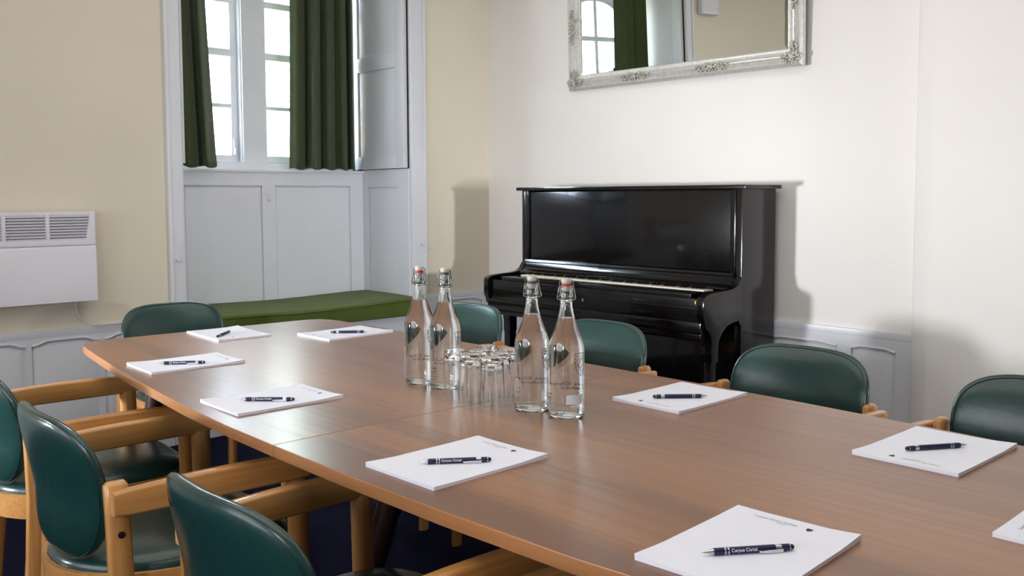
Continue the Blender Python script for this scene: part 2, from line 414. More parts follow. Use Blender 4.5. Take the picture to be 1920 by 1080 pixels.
# the window: mullioned frame, two arched lights
XF, XG = -5.185, -5.262
L1, L2 = (2.03, 2.60), (2.79, 3.37)
zb_, zs_, zp_ = 1.497, 2.655, 2.775
def arch(y, a, b):
    t = (y - (a + b) / 2) / ((b - a) / 2); t = max(-1, min(1, t))
    return zs_ + (zp_ - zs_) * math.sqrt(max(0, 1 - t * t))
bm = NB()
def plate(bm, x0, x1, grow):
    """solid frame plate with the two arched openings, thickness x0..x1"""
    ys = sorted(set([Y0, Y1] + [L[0] - grow + (L[1] - L[0] + 2 * grow) * i / 16 for L in (L1, L2) for i in range(17)]))
    for ya, yb in zip(ys, ys[1:]):
        ym = (ya + yb) / 2; L = None
        for l in (L1, L2):
            if l[0] - grow < ym < l[1] + grow: L = l
        if L is None:
            prism(bm, [(ya, 1.433), (yb, 1.433), (yb, ZT), (ya, ZT)], 'x', x0, x1)
        else:
            A = arch(ya, L[0] - grow, L[1] + grow) + grow; B = arch(yb, L[0] - grow, L[1] + grow) + grow
            prism(bm, [(ya, A), (yb, B), (yb, ZT), (ya, ZT)], 'x', x0, x1)
            prism(bm, [(ya, 1.433), (yb, 1.433), (yb, zb_ - grow), (ya, zb_ - grow)], 'x', x0, x1)
plate(bm, XG - .03, XF, .022)
win = struct('window_1', bm, M_WHITE, smooth=False)
for L in (L1, L2):
    # stepped inner bead
    bm = NB()
    pts = [(XF - .022, L[0] - .02, zb_ - .02), (XF - .022, L[0] - .02, zs_)] + [(XF - .022, L[0] - .02 + (L[1] - L[0] + .04) * i / 16, arch(L[0] - .02 + (L[1] - L[0] + .04) * i / 16, L[0] - .02, L[1] + .02) + .02) for i in range(1, 16)] + [(XF - .022, L[1] + .02, zs_), (XF - .022, L[1] + .02, zb_ - .02)]
    tube(bm, pts, .009, 6, closed=True); obj('bead', bm, M_WHITE, win)
    # sash ring
    bm = NB()
    n = 16
    def ring(gr, x):
        r = [(x, L[0] - gr, zb_ - gr)]
        for i in range(n + 1):
            y = L[0] - gr + (L[1] - L[0] + 2 * gr) * i / n
            r.append((x, y, arch(y, L[0] - gr, L[1] + gr) + gr if 0 < i < n else zs_ + gr))
        r.append((x, L[1] + gr, zb_ - gr)); return r
    o_ = ring(.02, XG + .012); i_ = ring(-.022, XG + .012); o2 = ring(.02, XG - .02); i2 = ring(-.022, XG - .02)
    V = [[bm.verts.new(p) for p in R_] for R_ in (o_, i_, i2, o2)]
    k = len(o_)
    for a in range(4):
        A, B = V[a], V[(a + 1) % 4]
        for i in range(k): bm.faces.new((A[i], A[(i + 1) % k], B[(i + 1) % k], B[i]))
    bmesh.ops.recalc_face_normals(bm, faces=bm.faces)
    sash = obj('sash', bm, M_WHITE, win, angle=20)
    yc = (L[0] + L[1]) / 2
    bm = NB(); box(bm, XG - .016, XG + .008, yc - .018, yc + .018, zb_, arch(yc, *L) - .01, .003); obj('glazing_bar', bm, M_WHITE, sash)
    bm = NB(); box(bm, XG - .018, XG + .016, L[0] - .01, L[1] + .01, 2.108, 2.152, .004); obj('meeting_rail', bm, M_WHITE, sash)
    bm = NB(); box(bm, XG - .016, XG + .008, L[0] - .01, L[1] + .01, 1.803, 1.827, .003); obj('glazing_bar', bm, M_WHITE, sash)
    bm = NB(); box(bm, XG - .017, XG + .014, L[0] - .01, L[1] + .01, 2.425, 2.465, .003); obj('transom_bar', bm, M_WHITE, sash)
    for (ya, yb) in ((L[0] - .005, yc), (yc, L[1] + .005)):
        for (za, zb) in ((zb_ - .005, 1.815), (1.815, 2.13)):
            obj('pane', (lambda b_: (box(b_, XG - .006, XG - .002, ya + .002, yb - .002, za + .002, zb - .002), b_)[1])(NB()), M_PANE, sash, smooth=False)
        obj('pane', (lambda b_: (box(b_, XG - .006, XG - .002, ya + .002, yb - .002, 2.132, 2.443), b_)[1])(NB()), M_PANE, sash, smooth=False)
        bm = NB(); N = 6
        pp = [(ya + .002, 2.447), (yb - .002, 2.447)] + [(yb - .002 - (yb - ya - .004) * i / N, arch(yb - .002 - (yb - ya - .004) * i / N, L[0] - .006, L[1] + .006)) for i in range(N + 1)]
        prism(bm, pp, 'x', XG - .006, XG - .002); obj('pane', bm, M_PANE, sash, smooth=False)
# catch on the left casement stile
bm = NB(); box(bm, XG + .012, XG + .024, 2.585, 2.597, 1.52, 1.62, .003); tube(bm, [(XG + .02, 2.591, 1.56), (XG + .045, 2.586, 1.56), (XG + .047, 2.583, 1.52)], .004, 6)
obj('casement_stay', bm, M_PLASTIC, win)

# shutters: two leaves folded in the reveals
def shutter(name, yf, s, label):
    root = empty(name, (-4.86, yf, 1.433)); tag(root, label, 'shutter')
    x0, x1, z0, z1 = -5.165, -4.618, 1.441, 2.93
    def slab(bm, xa, xb, za, zb, t0, t1, bev=0.002):
        ys = sorted((yf - s * t0, yf - s * t1)); box(bm, xa + 4.86, xb + 4.86, ys[0] - yf, ys[1] - yf, za - 1.433, zb - 1.433, bev)
    bm = NB(); slab(bm, x0, x1, z0, z1, .002, .016)
    obj('leaf', bm, M_WHITE, root)
    bm = NB(); slab(bm, x0 - .005, x1 + .012, z0 - .0075, z1 + .01, -.0008, .0012, 0); obj('shadow_lining', bm, M_DARK, root)  # dark board stands in for the shade in the gap round the leaf
    bm = NB()
    slab(bm, x0, x0 + .05, z0, z1, .016, .030); slab(bm, x1 - .085, x1, z0, z1, .016, .030)
    for za, zb in ((z0, z0 + .08), (2.065, 2.155), (z1 - .08, z1)): slab(bm, x0 + .049, x1 - .084, za, zb, .016, .0299)
    obj('leaf_frame', bm, M_WHITE, root)
    for za, zb in ((z0 + .08, 2.065), (2.155, z1 - .08)):
        bm = NB(); g = .028
        Yv = lambda t: -s * t
        q0 = ((x0 + .05, za), (x1 - .085, za), (x1 - .085, zb), (x0 + .05, zb)); q1 = ((x0 + .05 + g, za + g), (x1 - .085 - g, za + g), (x1 - .085 - g, zb - g), (x0 + .05 + g, zb - g))
        a0 = [bm.verts.new((x + 4.86, Yv(.0175), z - 1.433)) for x, z in q0]; a1 = [bm.verts.new((x + 4.86, Yv(.024), z - 1.433)) for x, z in q1]
        for i in range(4): bm.faces.new((a0[i], a0[(i + 1) % 4], a1[(i + 1) % 4], a1[i]))
        bm.faces.new(a1); bmesh.ops.recalc_face_normals(bm, faces=bm.faces); obj('panel', bm, M_WHITE, root, angle=15)
    return root
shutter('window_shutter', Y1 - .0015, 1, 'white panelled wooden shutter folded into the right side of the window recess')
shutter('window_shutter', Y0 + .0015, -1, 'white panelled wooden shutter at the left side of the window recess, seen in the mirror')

# curtains
def curtain(name, top, bot, label, folds, amp, x=-5.035, zt=2.90, zb=1.437, seed=1, wave=.0):
    """top/bot: lists (x,y) polylines, interpolated down the cloth"""
    rnd = random.Random(seed)
    root = empty(name, (x, (bot[0][1] + bot[-1][1]) / 2, zb)); tag(root, label, 'curtain', None)
    bm = NB(); NU, NV = 110, 26
    ph = [rnd.uniform(-.6, .6) for _ in range(folds + 2)]
    def pl(P, t):
        L_ = [0]
        for a, b in zip(P, P[1:]): L_.append(L_[-1] + math.dist(a, b))
        d = t * L_[-1]
        for i in range(len(P) - 1):
            if d <= L_[i + 1] or i == len(P) - 2:
                k = (d - L_[i]) / (L_[i + 1] - L_[i]); return Vector((P[i][0] + (P[i + 1][0] - P[i][0]) * k, P[i][1] + (P[i + 1][1] - P[i][1]) * k))
    rows = []
    for j in range(NV + 1):
        v = j / NV; row = []
        for i in range(NU + 1):
            u = i / NU
            q = pl(top, u).lerp(pl(bot, u), v ** 1.3)
            f = u * folds; k = int(f)
            a = amp * (0.75 + .35 * math.sin(k * 2.3 + seed)) * (0.8 + .3 * v)
            a *= min(1, (1 - u) * 7 + .08); off = a * (2 * abs(math.sin(PI * (f + ph[k] * .06 * v))) ** .75 - 1) + a * .12 * math.sin(4 * PI * f + 1.3 + v)
            z = zt + (zb - zt) * v
            if v == 1: z += .006 * math.sin(2 * PI * f + .7) + wave * math.sin(u * 5)
            row.append(bm.verts.new((q.x - x + off, q.y - root.location.y + .45 * a * math.cos(2 * PI * f), z - zb)))
        rows.append(row)
    for j in range(NV):
        for i in range(NU): bm.faces.new((rows[j][i], rows[j][i + 1], rows[j + 1][i + 1], rows[j + 1][i]))
    bmesh.ops.recalc_face_normals(bm, faces=bm.faces)
    o = obj('cloth', bm, M_GREENCURT, root, angle=80)
    md = o.modifiers.new('thickness', 'SOLIDIFY'); md.thickness = .003
    bm = NB(); pts = [(r.co.x, r.co.y, .012) for r in []]
    # hem band: turned-up strip at the foot
    q = [(pl(bot, i / NU)) for i in range(NU + 1)]
    rows = []
    for z in (.004, .03):
        row = []
        for i in range(NU + 1):
            u = i / NU; f = u * folds; k = int(f); a = amp * (0.75 + .35 * math.sin(k * 2.3 + seed)) * (1.1 - .006)
            v = .99 if z > .01 else 1.0
            a *= min(1, (1 - u) * 7 + .08); off = a * (2 * abs(math.sin(PI * (f + ph[k] * .06 * v))) ** .75 - 1) + a * .12 * math.sin(4 * PI * f + 1.3 + v)
            row.append(bm.verts.new((q[i].x - x + off + .0022, q[i].y - root.location.y + .45 * a * math.cos(2 * PI * f), z + .006)))
        rows.append(row)
    for i in range(NU): bm.faces.new((rows[0][i], rows[0][i + 1], rows[1][i + 1], rows[1][i]))
    o = obj('hem', bm, M_GREENCURT, root, angle=80); md = o.modifiers.new('thickness', 'SOLIDIFY'); md.thickness = .002
    return root
curtain('curtain', [(-4.93, 2.035), (-5.00, 2.12), (-5.04, 2.315)], [(-4.93, 2.04), (-5.00, 2.15), (-5.035, 2.375)], 'dark green curtain at the left side of the window', 3, .046, seed=3)
curtain('curtain', [(-5.075, 2.895), (-5.08, 3.07), (-5.055, 3.235), (-5.13, 3.372)], [(-5.075, 2.865), (-5.08, 3.07), (-5.055, 3.245), (-5.13, 3.372)], 'wider dark green curtain at the right side of the window', 5, .066, seed=5)
bm = NB(); tube(bm, [(-5.03, Y0 + .036, 2.915), (-5.03, Y1 - .036, 2.915)], .011, 12)
r_ = tag(obj('curtain_rail', bm, M_WHITE), 'white curtain rail across the top of the window recess', 'curtain rail')

# window seat cushion
bm = NB()
xs = [XB + .012 + (WX + .075 - XB - .012) * i / 12 for i in range(13)]
def cush(x, y, top):
    tx = (x - (XB + .012)) / (WX + .075 - XB - .012); ty = (y - 1.985) / (3.418 - 1.985)
    return .648 + .010 * math.sin(PI * tx) * math.sin(PI * ty) - .010 * (tx ** 6) + .006 * math.sin(ty * 7 + 1)
ys = [1.985 + (3.418 - 1.985) * i / 24 for i in range(25)]
N1, N2 = len(xs), len(ys)
T = [[bm.verts.new((x + (.012 * math.sin(j / 24 * PI) if i == 12 else 0), y, cush(x, y, 1))) for j, y in enumerate(ys)] for i, x in enumerate(xs)]
B = [[bm.verts.new((x, y, .537)) for y in ys] for x in xs]
Md = [[None] * N2 for _ in range(N1)]
for i in range(N1 - 1):
    for j in range(N2 - 1):
        bm.faces.new((T[i][j], T[i + 1][j], T[i + 1][j + 1], T[i][j + 1])); bm.faces.new((B[i][j], B[i][j + 1], B[i + 1][j + 1], B[i + 1][j]))
per = [(i, 0) for i in range(N1)] + [(N1 - 1, j) for j in range(1, N2)] + [(i, N2 - 1) for i in range(N1 - 2, -1, -1)] + [(0, j) for j in range(N2 - 2, 0, -1)]
for (a, b), (c, d) in zip(per, per[1:] + per[:1]): bm.faces.new((T[a][b], B[a][b], B[c][d], T[c][d]))
bmesh.ops.recalc_face_normals(bm, faces=bm.faces)
es = [e for e in bm.edges if len(e.link_faces) == 2 and e.calc_face_angle(0) > 1.0]
bmesh.ops.bevel(bm, geom=es, offset=.012, segments=3, profile=.6, affect='EDGES')
cu = empty('window_seat_cushion', (XB + .25, 2.7, .537)); tag(cu, 'long olive green seat cushion in the window recess', 'cushion')
for v in bm.verts: v.co -= Vector(cu.location)
obj('cushion_body', bm, M_CUSHION, cu, angle=60)
bm = NB(); pts = [(xs[-1] + .012 * math.sin(j / 24 * PI) + .0005, y, cush(xs[-1], y, 1) - .010) for j, y in enumerate(ys)][1:-1]
tube(bm, [Vector(p) - Vector(cu.location) for p in pts], .005, 6); obj('piping', bm, M_CUSHION, cu)

# ------------------------------------------------------------------ panel heater
ht = empty('panel_heater', (WX + .003, 1.0, .78)); tag(ht, 'white electric panel heater with louvred grille on the wall left of the window', 'heater')
HX = -4.5
ya, yb = .62, 1.512
def loc(o): return Vector((WX, 1.0, .78))
def hb(name, fn, mt=M_PLASTIC, par=ht, **k):
    b = NB(); fn(b)
    if par is ht:
        for v in b.verts: v.co -= loc(None)
    return obj(name, b, mt, par, **k)
def body(b):
    prof = [(WX + .02, .790), (HX + .006, .786), (HX + .006, 1.035), (HX, 1.045), (HX - .03, 1.06), (WX + .02, 1.06)]
    prism(b, [(p[0], p[1]) for p in prof], 'y', ya, yb, .004)
hb('front_casing', body)
hb('grille_surround', lambda b: (box(b, WX + .02, HX - .004, ya, yb, 1.187, 1.204, .004), prism(b, [(yb - .046, 1.05), (yb - .001, 1.05), (yb - .001, 1.2), (yb - .020, 1.2)], 'x', WX + .02, HX + .0025, .002),
                                 box(b, WX + .02, HX + .002, ya + .001, ya + .018, 1.05, 1.2, .003), box(b, HX - .03, HX + .004, ya + .001, yb - .001, 1.048, 1.072, .004)))
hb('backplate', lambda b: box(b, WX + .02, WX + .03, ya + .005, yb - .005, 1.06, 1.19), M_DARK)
for q_ in (ya + .15, yb - .2): hb('wall_bracket', lambda b: box(b, WX, WX + .02, q_, q_ + .05, .82, 1.16), M_PLASTIC)
slat = None
for k in range(9):
    z = 1.079 + k * .0132
    b = NB(); vs = box(b, -.013, .013, -(yb - ya) / 2 + .018, (yb - ya) / 2 - .018, -.0034, .0034, .001)
    rot = Matrix.Rotation(math.radians(18), 3, 'Y')
    if slat is None:
        for v in b.verts: v.co = rot @ v.co
        slat = obj('slat', b, M_PLASTIC, ht); slat.location = Vector((HX - .012, (ya + yb) / 2, z)) - loc(0)
    else:
        b.free(); s2 = slat.copy(); COL.objects.link(s2); s2.location = Vector((HX - .012, (ya + yb) / 2, z)) - loc(0)
for y in (.76, .936, 1.122, 1.304):
    hb('grille_bar', lambda b: box(b, HX - .02, HX + .003, y - .008, y + .008, 1.066, 1.19, .002))
bm = NB()
cp = [(WX + .03, 1.442, .79), (WX + .015, 1.442, .765), (WX + .012, 1.446, .73), (WX + .012, 1.46, .695), (WX + .012, 1.49, .672), (WX + .03, 1.53, .660), (WX + .03, 1.62, .657), (WX + .03, 1.75, .657), (WX + .03, 1.893, .657)]
P = []
for i in range(len(cp) - 1):
    for t in (0, .25, .5, .75):
        a, b = Vector(cp[max(0, i - 1)]), Vector(cp[i]); c, d = Vector(cp[i + 1]), Vector(cp[min(len(cp) - 1, i + 2)])
        P.append(0.5 * ((2 * b) + (c - a) * t + (2 * a - 5 * b + 4 * c - d) * t * t + (-a + 3 * b - 3 * c + d) * t ** 3))
tube(bm, [Vector((p.x, p.y, max(p.z, .6565) if p.y > 1.52 else p.z)) for p in P], .0038, 8)
for v in bm.verts: v.co -= loc(0)
obj('power_cable', bm, M_PLASTIC, ht)

# rounded white box high on the window wall (seen in the mirror)
wb = empty('wall_box', (WX, 1.70, 2.575)); tag(wb, 'rounded white plastic box high on the wall, seen only in the mirror', 'wall box')
bm = NB(); box(bm, 0, .055, -.115, .115, 0, .36, .028, 4); obj('casing', bm, M_PLASTIC, wb)
bm = NB(); ball(bm, (.056, -.085, .045), .005); obj('indicator_button', bm, M_CHROME, wb)
# small hook on the wall right of the window
bm = NB(); box(bm, 0, .004, -.008, .008, -.012, .012, .002); tube(bm, [(.003, 0, .002), (.014, 0, 0), (.018, 0, .008)], .0025, 6)
hk = obj('wall_hook', bm, M_PLASTIC); hk.location = (WX, 3.573, .934); tag(hk, 'tiny painted hook on the wall between window and piano', 'hook')

# ------------------------------------------------------------------ mirror
MW, MH, MB, MT = 1.545, 1.10, .088, .036
mr = empty('wall_mirror', (-3.068, PY - .016, 1.884)); tag(mr, 'large mirror in an ornate silver frame leaning out from the wall above the piano', 'mirror')
mr.rotation_euler = (math.radians(1.9), math.radians(.35), math.radians(-.9))
prof = [(0, 0), (0, .020), (.006, .030), (.013, .036), (.020, .032), (.024, .026), (.030, .031), (.036, .026), (.041, .030), (.047, .025), (.053, .028), (.060, .020), (.070, .016), (.078, .020), (.084, .018), (.088, .010), (.088, 0)]
bm = NB(); rings = []
for (ox, oz, dx, dz) in ((-MW / 2, 0, 1, 1), (MW / 2, 0, -1, 1), (MW / 2, MH, -1, -1), (-MW / 2, MH, 1, -1)):
    rings.append([bm.verts.new((ox + dx * a, -t, oz + dz * a)) for a, t in prof])
for i in range(4):
    A, B_ = rings[i], rings[(i + 1) % 4]
    for k in range(len(prof) - 1): bm.faces.new((A[k], B_[k], B_[k + 1], A[k + 1]))
bmesh.ops.recalc_face_normals(bm, faces=bm.faces); obj('frame', bm, M_SILVERLEAF, mr, angle=50)
bm = NB(); box(bm, -MW / 2 + .085, MW / 2 - .085, -.010, -.002, .085, MH - .085)
obj('mirror_glass', bm, M_MIRROR, mr, smooth=False)
bm = NB()
g = .018; i0 = .0865
q0 = [(-MW / 2 + i0, i0), (MW / 2 - i0, i0), (MW / 2 - i0, MH - i0), (-MW / 2 + i0, MH - i0)]
q1 = [(-MW / 2 + i0 + g, i0 + g), (MW / 2 - i0 - g, i0 + g), (MW / 2 - i0 - g, MH - i0 - g), (-MW / 2 + i0 + g, MH - i0 - g)]
a0 = [bm.verts.new((x, -.0104, z)) for x, z in q0]; a1 = [bm.verts.new((x, -.0121, z)) for x, z in q1]
for i in range(4): bm.faces.new((a0[i], a0[(i + 1) % 4], a1[(i + 1) % 4], a1[i]))
bm.faces.new(a1)
bmesh.ops.recalc_face_normals(bm, faces=bm.faces); obj('bevelled_face', bm, M_MIRROR, mr, smooth=False)
def orn(rot, cx, cz, L, seed, corner=False):
    rn = random.Random(seed); b = NB()
    def leaf(u, v, a, l, wd):
        c, s_ = math.cos(a), math.sin(a)
        R_ = Matrix(((c, 0, -s_), (0, 1, 0), (s_, 0, c)))
        ball(b, (u, -.034 - rn.uniform(0, .004), v), 1, (l, .006, wd), 8, 5, R_)
    ball(b, (0, -.036, .045), .011, (1, .7, 1), 10, 6)
    for k in range(6):
        a = k * PI / 3; leaf(.017 * math.cos(a), .045 + .017 * math.sin(a), a, .010, .005)
    for s_ in (-1, 1):
        for k in range(9):
            t = (k + 1) / 9; u = s_ * (.022 + L * t)
            leaf(u, .045 + .022 * math.sin(t * 9) * (1 - t * .6), s_ * (.5 + math.sin(k * 1.7)), .012 * (1.15 - .6 * t), .0045)
            if k % 2 == 0: leaf(u, .045 - .020 * math.sin(t * 9 + .6) * (1 - t * .5), s_ * -1.1, .009, .004)
        for k in range(10):
            t = k / 9 * 1.6 * PI; r = .013 * (1 - k / 14)
            ball(b, (s_ * (.045 + r * math.cos(t)), -.036, .052 + r * math.sin(t)), .0034, (1, 1, 1), 6, 4)
    for v in b.verts:
        x, y, z = v.co; c, s_ = math.cos(rot), math.sin(rot)
        v.co = Vector((cx + x * c - z * s_, y, cz + x * s_ + z * c))
    obj('scroll_ornament', b, M_ORN, mr)
for i in (1, 2):
    orn(0, -MW / 2 + MW * i / 3, -.004, .075, i); orn(PI, -MW / 2 + MW * i / 3, MH + .004, .075, i + 7)
    orn(-PI / 2, -MW / 2 - .004, MH * i / 3, .075, i + 3); orn(PI / 2, MW / 2 + .004, MH * i / 3, .075, i + 5)
for (x, z, r) in ((-1, 0, 0), (1, 0, 0), (1, 1, PI), (-1, 1, PI)):
    sx = x * (MW / 2 - .055)
    orn(r, sx, (-.002 if z == 0 else MH + .002), .03, 11 + x + z)
    orn(-PI / 2 if x < 0 else PI / 2, x * (MW / 2 + .002), (.06 if z == 0 else MH - .06), .03, 17 + x + z)

# ------------------------------------------------------------------ piano
PXL, PXR, PF, PB = -3.93, -2.434, 3.74, 4.03
pc = Vector(((PXL + PXR) / 2, 3.78, 0))
pi_ = empty('upright_piano', pc); tag(pi_, 'black lacquered upright piano against the wall under the mirror', 'piano')
def pp_(name, fn, mt=M_PIANO, par=pi_, **k):
    b = NB(); fn(b)
    for v in b.verts: v.co -= pc
    return obj(name, b, mt, par, **k)
for s, x0, x1 in ((0, PXL, PXL + .035), (1, PXR - .035, PXR)):
    pp_('side_panel', lambda b: box(b, x0, x1, PF, PB, 0, 1.296, .003))
pp_('back_panel', lambda b: box(b, PXL + .03, PXR - .03, PB - .03, PB - .002, .02, 1.296))
pp_('top_lid', lambda b: box(b, PXL - .028, PXR + .028, PF - .022, PB + .005, 1.296, 1.315, .004))
pp_('upper_front_panel', lambda b: box(b, PXL + .062, PXR - .062, PF + .004, PF + .024, .90, 1.288, .002))
for x0, x1 in ((PXL + .035, PXL + .06), (PXR - .06, PXR - .035)):
    pp_('pilaster', lambda b: (box(b, x0, x1, PF - .004, PF + .03, .885, 1.294, .004),))
for q_ in (PXL + .058, PXR - .064): pp_('moulding', lambda b: box(b, q_, q_ + .006, PF - .002, PF + .02, .9, 1.288, .002))
def fall(b):
    pr = [(PF + .03, .895), (PF - .010, .897), (PF - .014, .885), (PF - .006, .878), (PF - .012, .862), (PF - .024, .846), (PF - .034, .838), (PF - .052, .834), (PF - .060, .826), (PF - .064, .822), (PF + .03, .82)]
    prism(b, pr, 'x', PXL + .036, PXR - .036)
pp_('fallboard', fall, angle=40)
pp_('keybed', lambda b: box(b, PXL + .034, PXR - .034, PF - .268, PB - .03, .69, .785, .003))
pp_('keyslip', lambda b: (box(b, PXL + .034, PXR - .034, PF - .285, PF - .262, .685, .796, .006),))
pp_('bead', lambda b: box(b, PXL + .06, PXR - .06, PF - .2885, PF - .284, .742, .752, .002))
pp_('key_lid', lambda b: box(b, PXL + .10, PXR - .10, PF - .26, PF - .084, .785, .814, .004))
pp_('keyslip_moulding', lambda b: (box(b, PXL + .02, PXR - .02, PF - .292, PF - .26, .632, .688, .010), box(b, PXL + .03, PXR - .03, PF - .276, PF - .26, .60, .634, .006)))
# keys: a thin row of ivories showing between the lid and the fallboard
kw = (PXR - PXL - .24) / 52
key0 = None; black0 = None
for i in range(52):
    x = PXL + .12 + (i + .5) * kw
    if key0 is None:
        b = NB(); box(b, -kw / 2 + .0006, kw / 2 - .0006, 0, .075, 0, .018, .001, 1); key0 = obj('white_key', b, M_IVORY, pi_); k_ = key0
    else: k_ = key0.copy(); COL.objects.link(k_)
    k_.location = Vector((x, PF - .128, .800)) - pc
    if i % 7 not in (1, 4) and i < 51:
        if black0 is None:
            b = NB(); box(b, -.005, .005, 0, .03, 0, .010, .001, 1); black0 = obj('black_key', b, M_PIANO, pi_); k_ = black0
        else: k_ = black0.copy(); COL.objects.link(k_)
        k_.location = Vector((x + kw / 2, PF - .088, .819)) - pc
for x0, x1 in ((PXL - .002, PXL + .036), (PXR - .036, PXR + .002)):
    def arm(b):
        pr = [(PF + .002, .884), (PF - .012, .870), (PF - .03, .845), (PF - .06, .832), (PF - .11, .826), (PF - .22, .822), (PF - .27, .816), (PF - .296, .806), (PF - .302, .79), (PF - .302, .715), (PF - .296, .70), (PF - .29, .69),
              (PF - .285, .664), (PF - .262, .65), (PF - .245, .63), (PF - .236, .60), (PF - .236, .57), (PF - .185, .57), (PF - .180, .60), (PF - .150, .635), (PF - .115, .66), (PF - .06, .672), (PF - .02, .675), (PF - .012, .655), (PF + .002, .65)]
        if x0 < -3: pr = [q for q in pr if q[1] > .64] 
        prism(b, pr, 'x', x0, x1, .004)
    pp_('keybed_arm', arm, angle=40)
for x0, x1 in ((PXL + .0, PXL + .05), (PXR - .05, PXR)):
    def leg(b):
        cx = (x0 + x1) / 2
        if x0 < -3:
            cx = -3.825
            prism(b, [(-3.915, .665), (-3.905, .645), (-3.875, .63), (-3.855, .60), (-3.850, .57), (-3.800, .57), (-3.795, .60), (-3.775, .63), (-3.745, .645), (-3.735, .665)], 'y', 3.512, 3.572, .003)
            for z0, z1, h in ((.50, .575, .027), (.10, .50, .024), (.05, .10, .027)): box(b, cx - h, cx + h, 3.543 - h, 3.543 + h, z0, z1, .003)
            return
        for z0, z1, h in ((.50, .575, .026), (.10, .50, .019), (.05, .10, .024)):
            box(b, cx - h, cx + h, PF - .236 + (.026 - h), PF - .185 - (.026 - h), z0, z1, .003)
    pp_('front_leg', leg)
    pp_('toe_block', lambda b: box(b, x0 - .005, x1 + .005, PF - .27, PF + .02, .0, .055, .006))
pp_('lower_front_panel', lambda b: (box(b, PXL + .03, PXR - .03, PF + .002, PF + .022, .09, .69, .002), ))
pp_('plinth', lambda b: box(b, PXL + .03, PXR - .03, PF - .01, PF + .03, .0, .09, .004))
pp_('keyhole_plate', lambda b: (box(b, -3.19, -3.178, PF - .2875, PF - .284, .728, .748, .002), ), M_BRASS)
pp_('hinge_pin', lambda b: (box(b, PXR - .06, PXR - .052, PF - .287, PF - .284, .77, .785, .001),), M_BRASS)

# ------------------------------------------------------------------ conference tables
TZ, TT = .74, .026
def arcpts(c, r, a0, a1, n=8): return [(c[0] + r[0] * math.cos(a0 + (a1 - a0) * i / n), c[1] + r[1] * math.sin(a0 + (a1 - a0) * i / n)) for i in range(n + 1)]
far = [(-1.7644, .942), (-2.0, .947), (-2.25, .960), (-2.55, .986), (-2.82, 1.014), (-3.12, 1.052), (-3.36, 1.084)]
far += [(-3.43, 1.096), (-3.48, 1.118), (-3.512, 1.16), (-3.518, 1.21)]
far += [(-3.506, 1.45), (-3.496, 1.75), (-3.487, 1.98)]
far += [(-3.48, 2.04), (-3.455, 2.085), (-3.41, 2.108), (-3.35, 2.118)]
far += [(-3.0, 2.124), (-2.5, 2.130), (-2.0, 2.132), (-1.7644, 2.132)]
near = [(-1.7626, 2.132), (-1.5, 2.130), (-1.2, 2.122), (-.9, 2.104), (-.6, 2.08), (-.3, 2.05), (-.14, 2.032), (-.07, 2.015), (-.03, 1.98), (-.012, 1.93),
        (.0, 1.7), (.0, 1.4), (-.01, 1.16), (-.03, 1.11), (-.07, 1.075), (-.14, 1.055), (-.3, 1.035), (-.6, .995), (-.9, .962), (-1.2, .946), (-1.5, .941), (-1.7626, .942)]
def table(pts, label, legs):
    cx = sum(p[0] for p in pts) / len(pts); cy = 1.53
    root = empty('conference_table', (cx, cy, 0)); tag(root, label, 'table')
    # signed area -> orientation
    ar = sum(a[0] * b[1] - b[0] * a[1] for a, b in zip(pts, pts[1:] + pts[:1]))
    P = pts if ar > 0 else list(reversed(pts))
    def inset(P, d):
        out = []
        n = len(P)
        for i in range(n):
            a, b, c = Vector(P[i - 1]), Vector(P[i]), Vector(P[(i + 1) % n])
            t1 = (b - a).normalized(); t2 = (c - b).normalized(); n1 = Vector((-t1.y, t1.x)); n2 = Vector((-t2.y, t2.x))
            nn = (n1 + n2).normalized(); out.append(b + nn * d / max(.5, nn.dot(n1)))
        return out
    bm = NB(); prism(bm, [(p[0] - cx, p[1] - cy) for p in inset(P, .0011)], 'z', TZ - TT + .001, TZ)
    obj('tabletop', bm, M_TABLE, root, angle=30)
    bm = NB(); n = len(P); R_ = []
    for d, z in ((.0011, TZ - TT), (.0006, TZ - TT), (0, TZ - TT + .002), (0, TZ - .0028), (.0004, TZ - .0009), (.0011, TZ - .0001)):
        R_.append([bm.verts.new((p[0] - cx, p[1] - cy, z)) for p in inset(P, d)])
    for A, B_ in zip(R_, R_[1:] + R_[:1]):
        for i in range(n): bm.faces.new((A[i], A[(i + 1) % n], B_[(i + 1) % n], B_[i]))
    bmesh.ops.recalc_face_normals(bm, faces=bm.faces)
    obj('edge_band', bm, M_EDGE, root, angle=50)
    xs_ = [l[0] for l in legs]; ys_ = [l[1] for l in legs]
    bm = NB(); xa, xb, yaa, ybb = min(xs_) - cx, max(xs_) - cx, min(ys_) - cy, max(ys_) - cy
    for q in ((xa, xb, yaa - .012, yaa + .012), (xa, xb, ybb - .012, ybb + .012), (xa - .012, xa + .012, yaa, ybb), (xb - .012, xb + .012, yaa, ybb)): box(bm, *q, TZ - TT - .05, TZ - TT)
    obj('under_frame', bm, M_DARKLEG, root)
    for (x, y, sx, sy) in legs:
        bm = NB(); top = Vector((x - cx, y - cy, TZ - TT - .012)); bot = Vector((x + sx - cx, y + sy - cy, 0.004))
        tube(bm, [top, top.lerp(bot, .5), bot], .03, 20, rad=[.036, .030, .022]); lg = obj('leg', bm, M_DARKLEG, root)
        bm = NB(); box(bm, top.x - .055, top.x + .055, top.y - .055, top.y + .055, TZ - TT - .014, TZ - TT, .003); obj('mounting_plate', bm, M_CHROME, lg)
    return root
LEG1 = [(-3.33, 1.34, -.05, -.10), (-3.30, 1.80, -.05, .08), (-1.83, 1.36, -.13, -.15), (-1.86, 1.76, -.10, .12)]
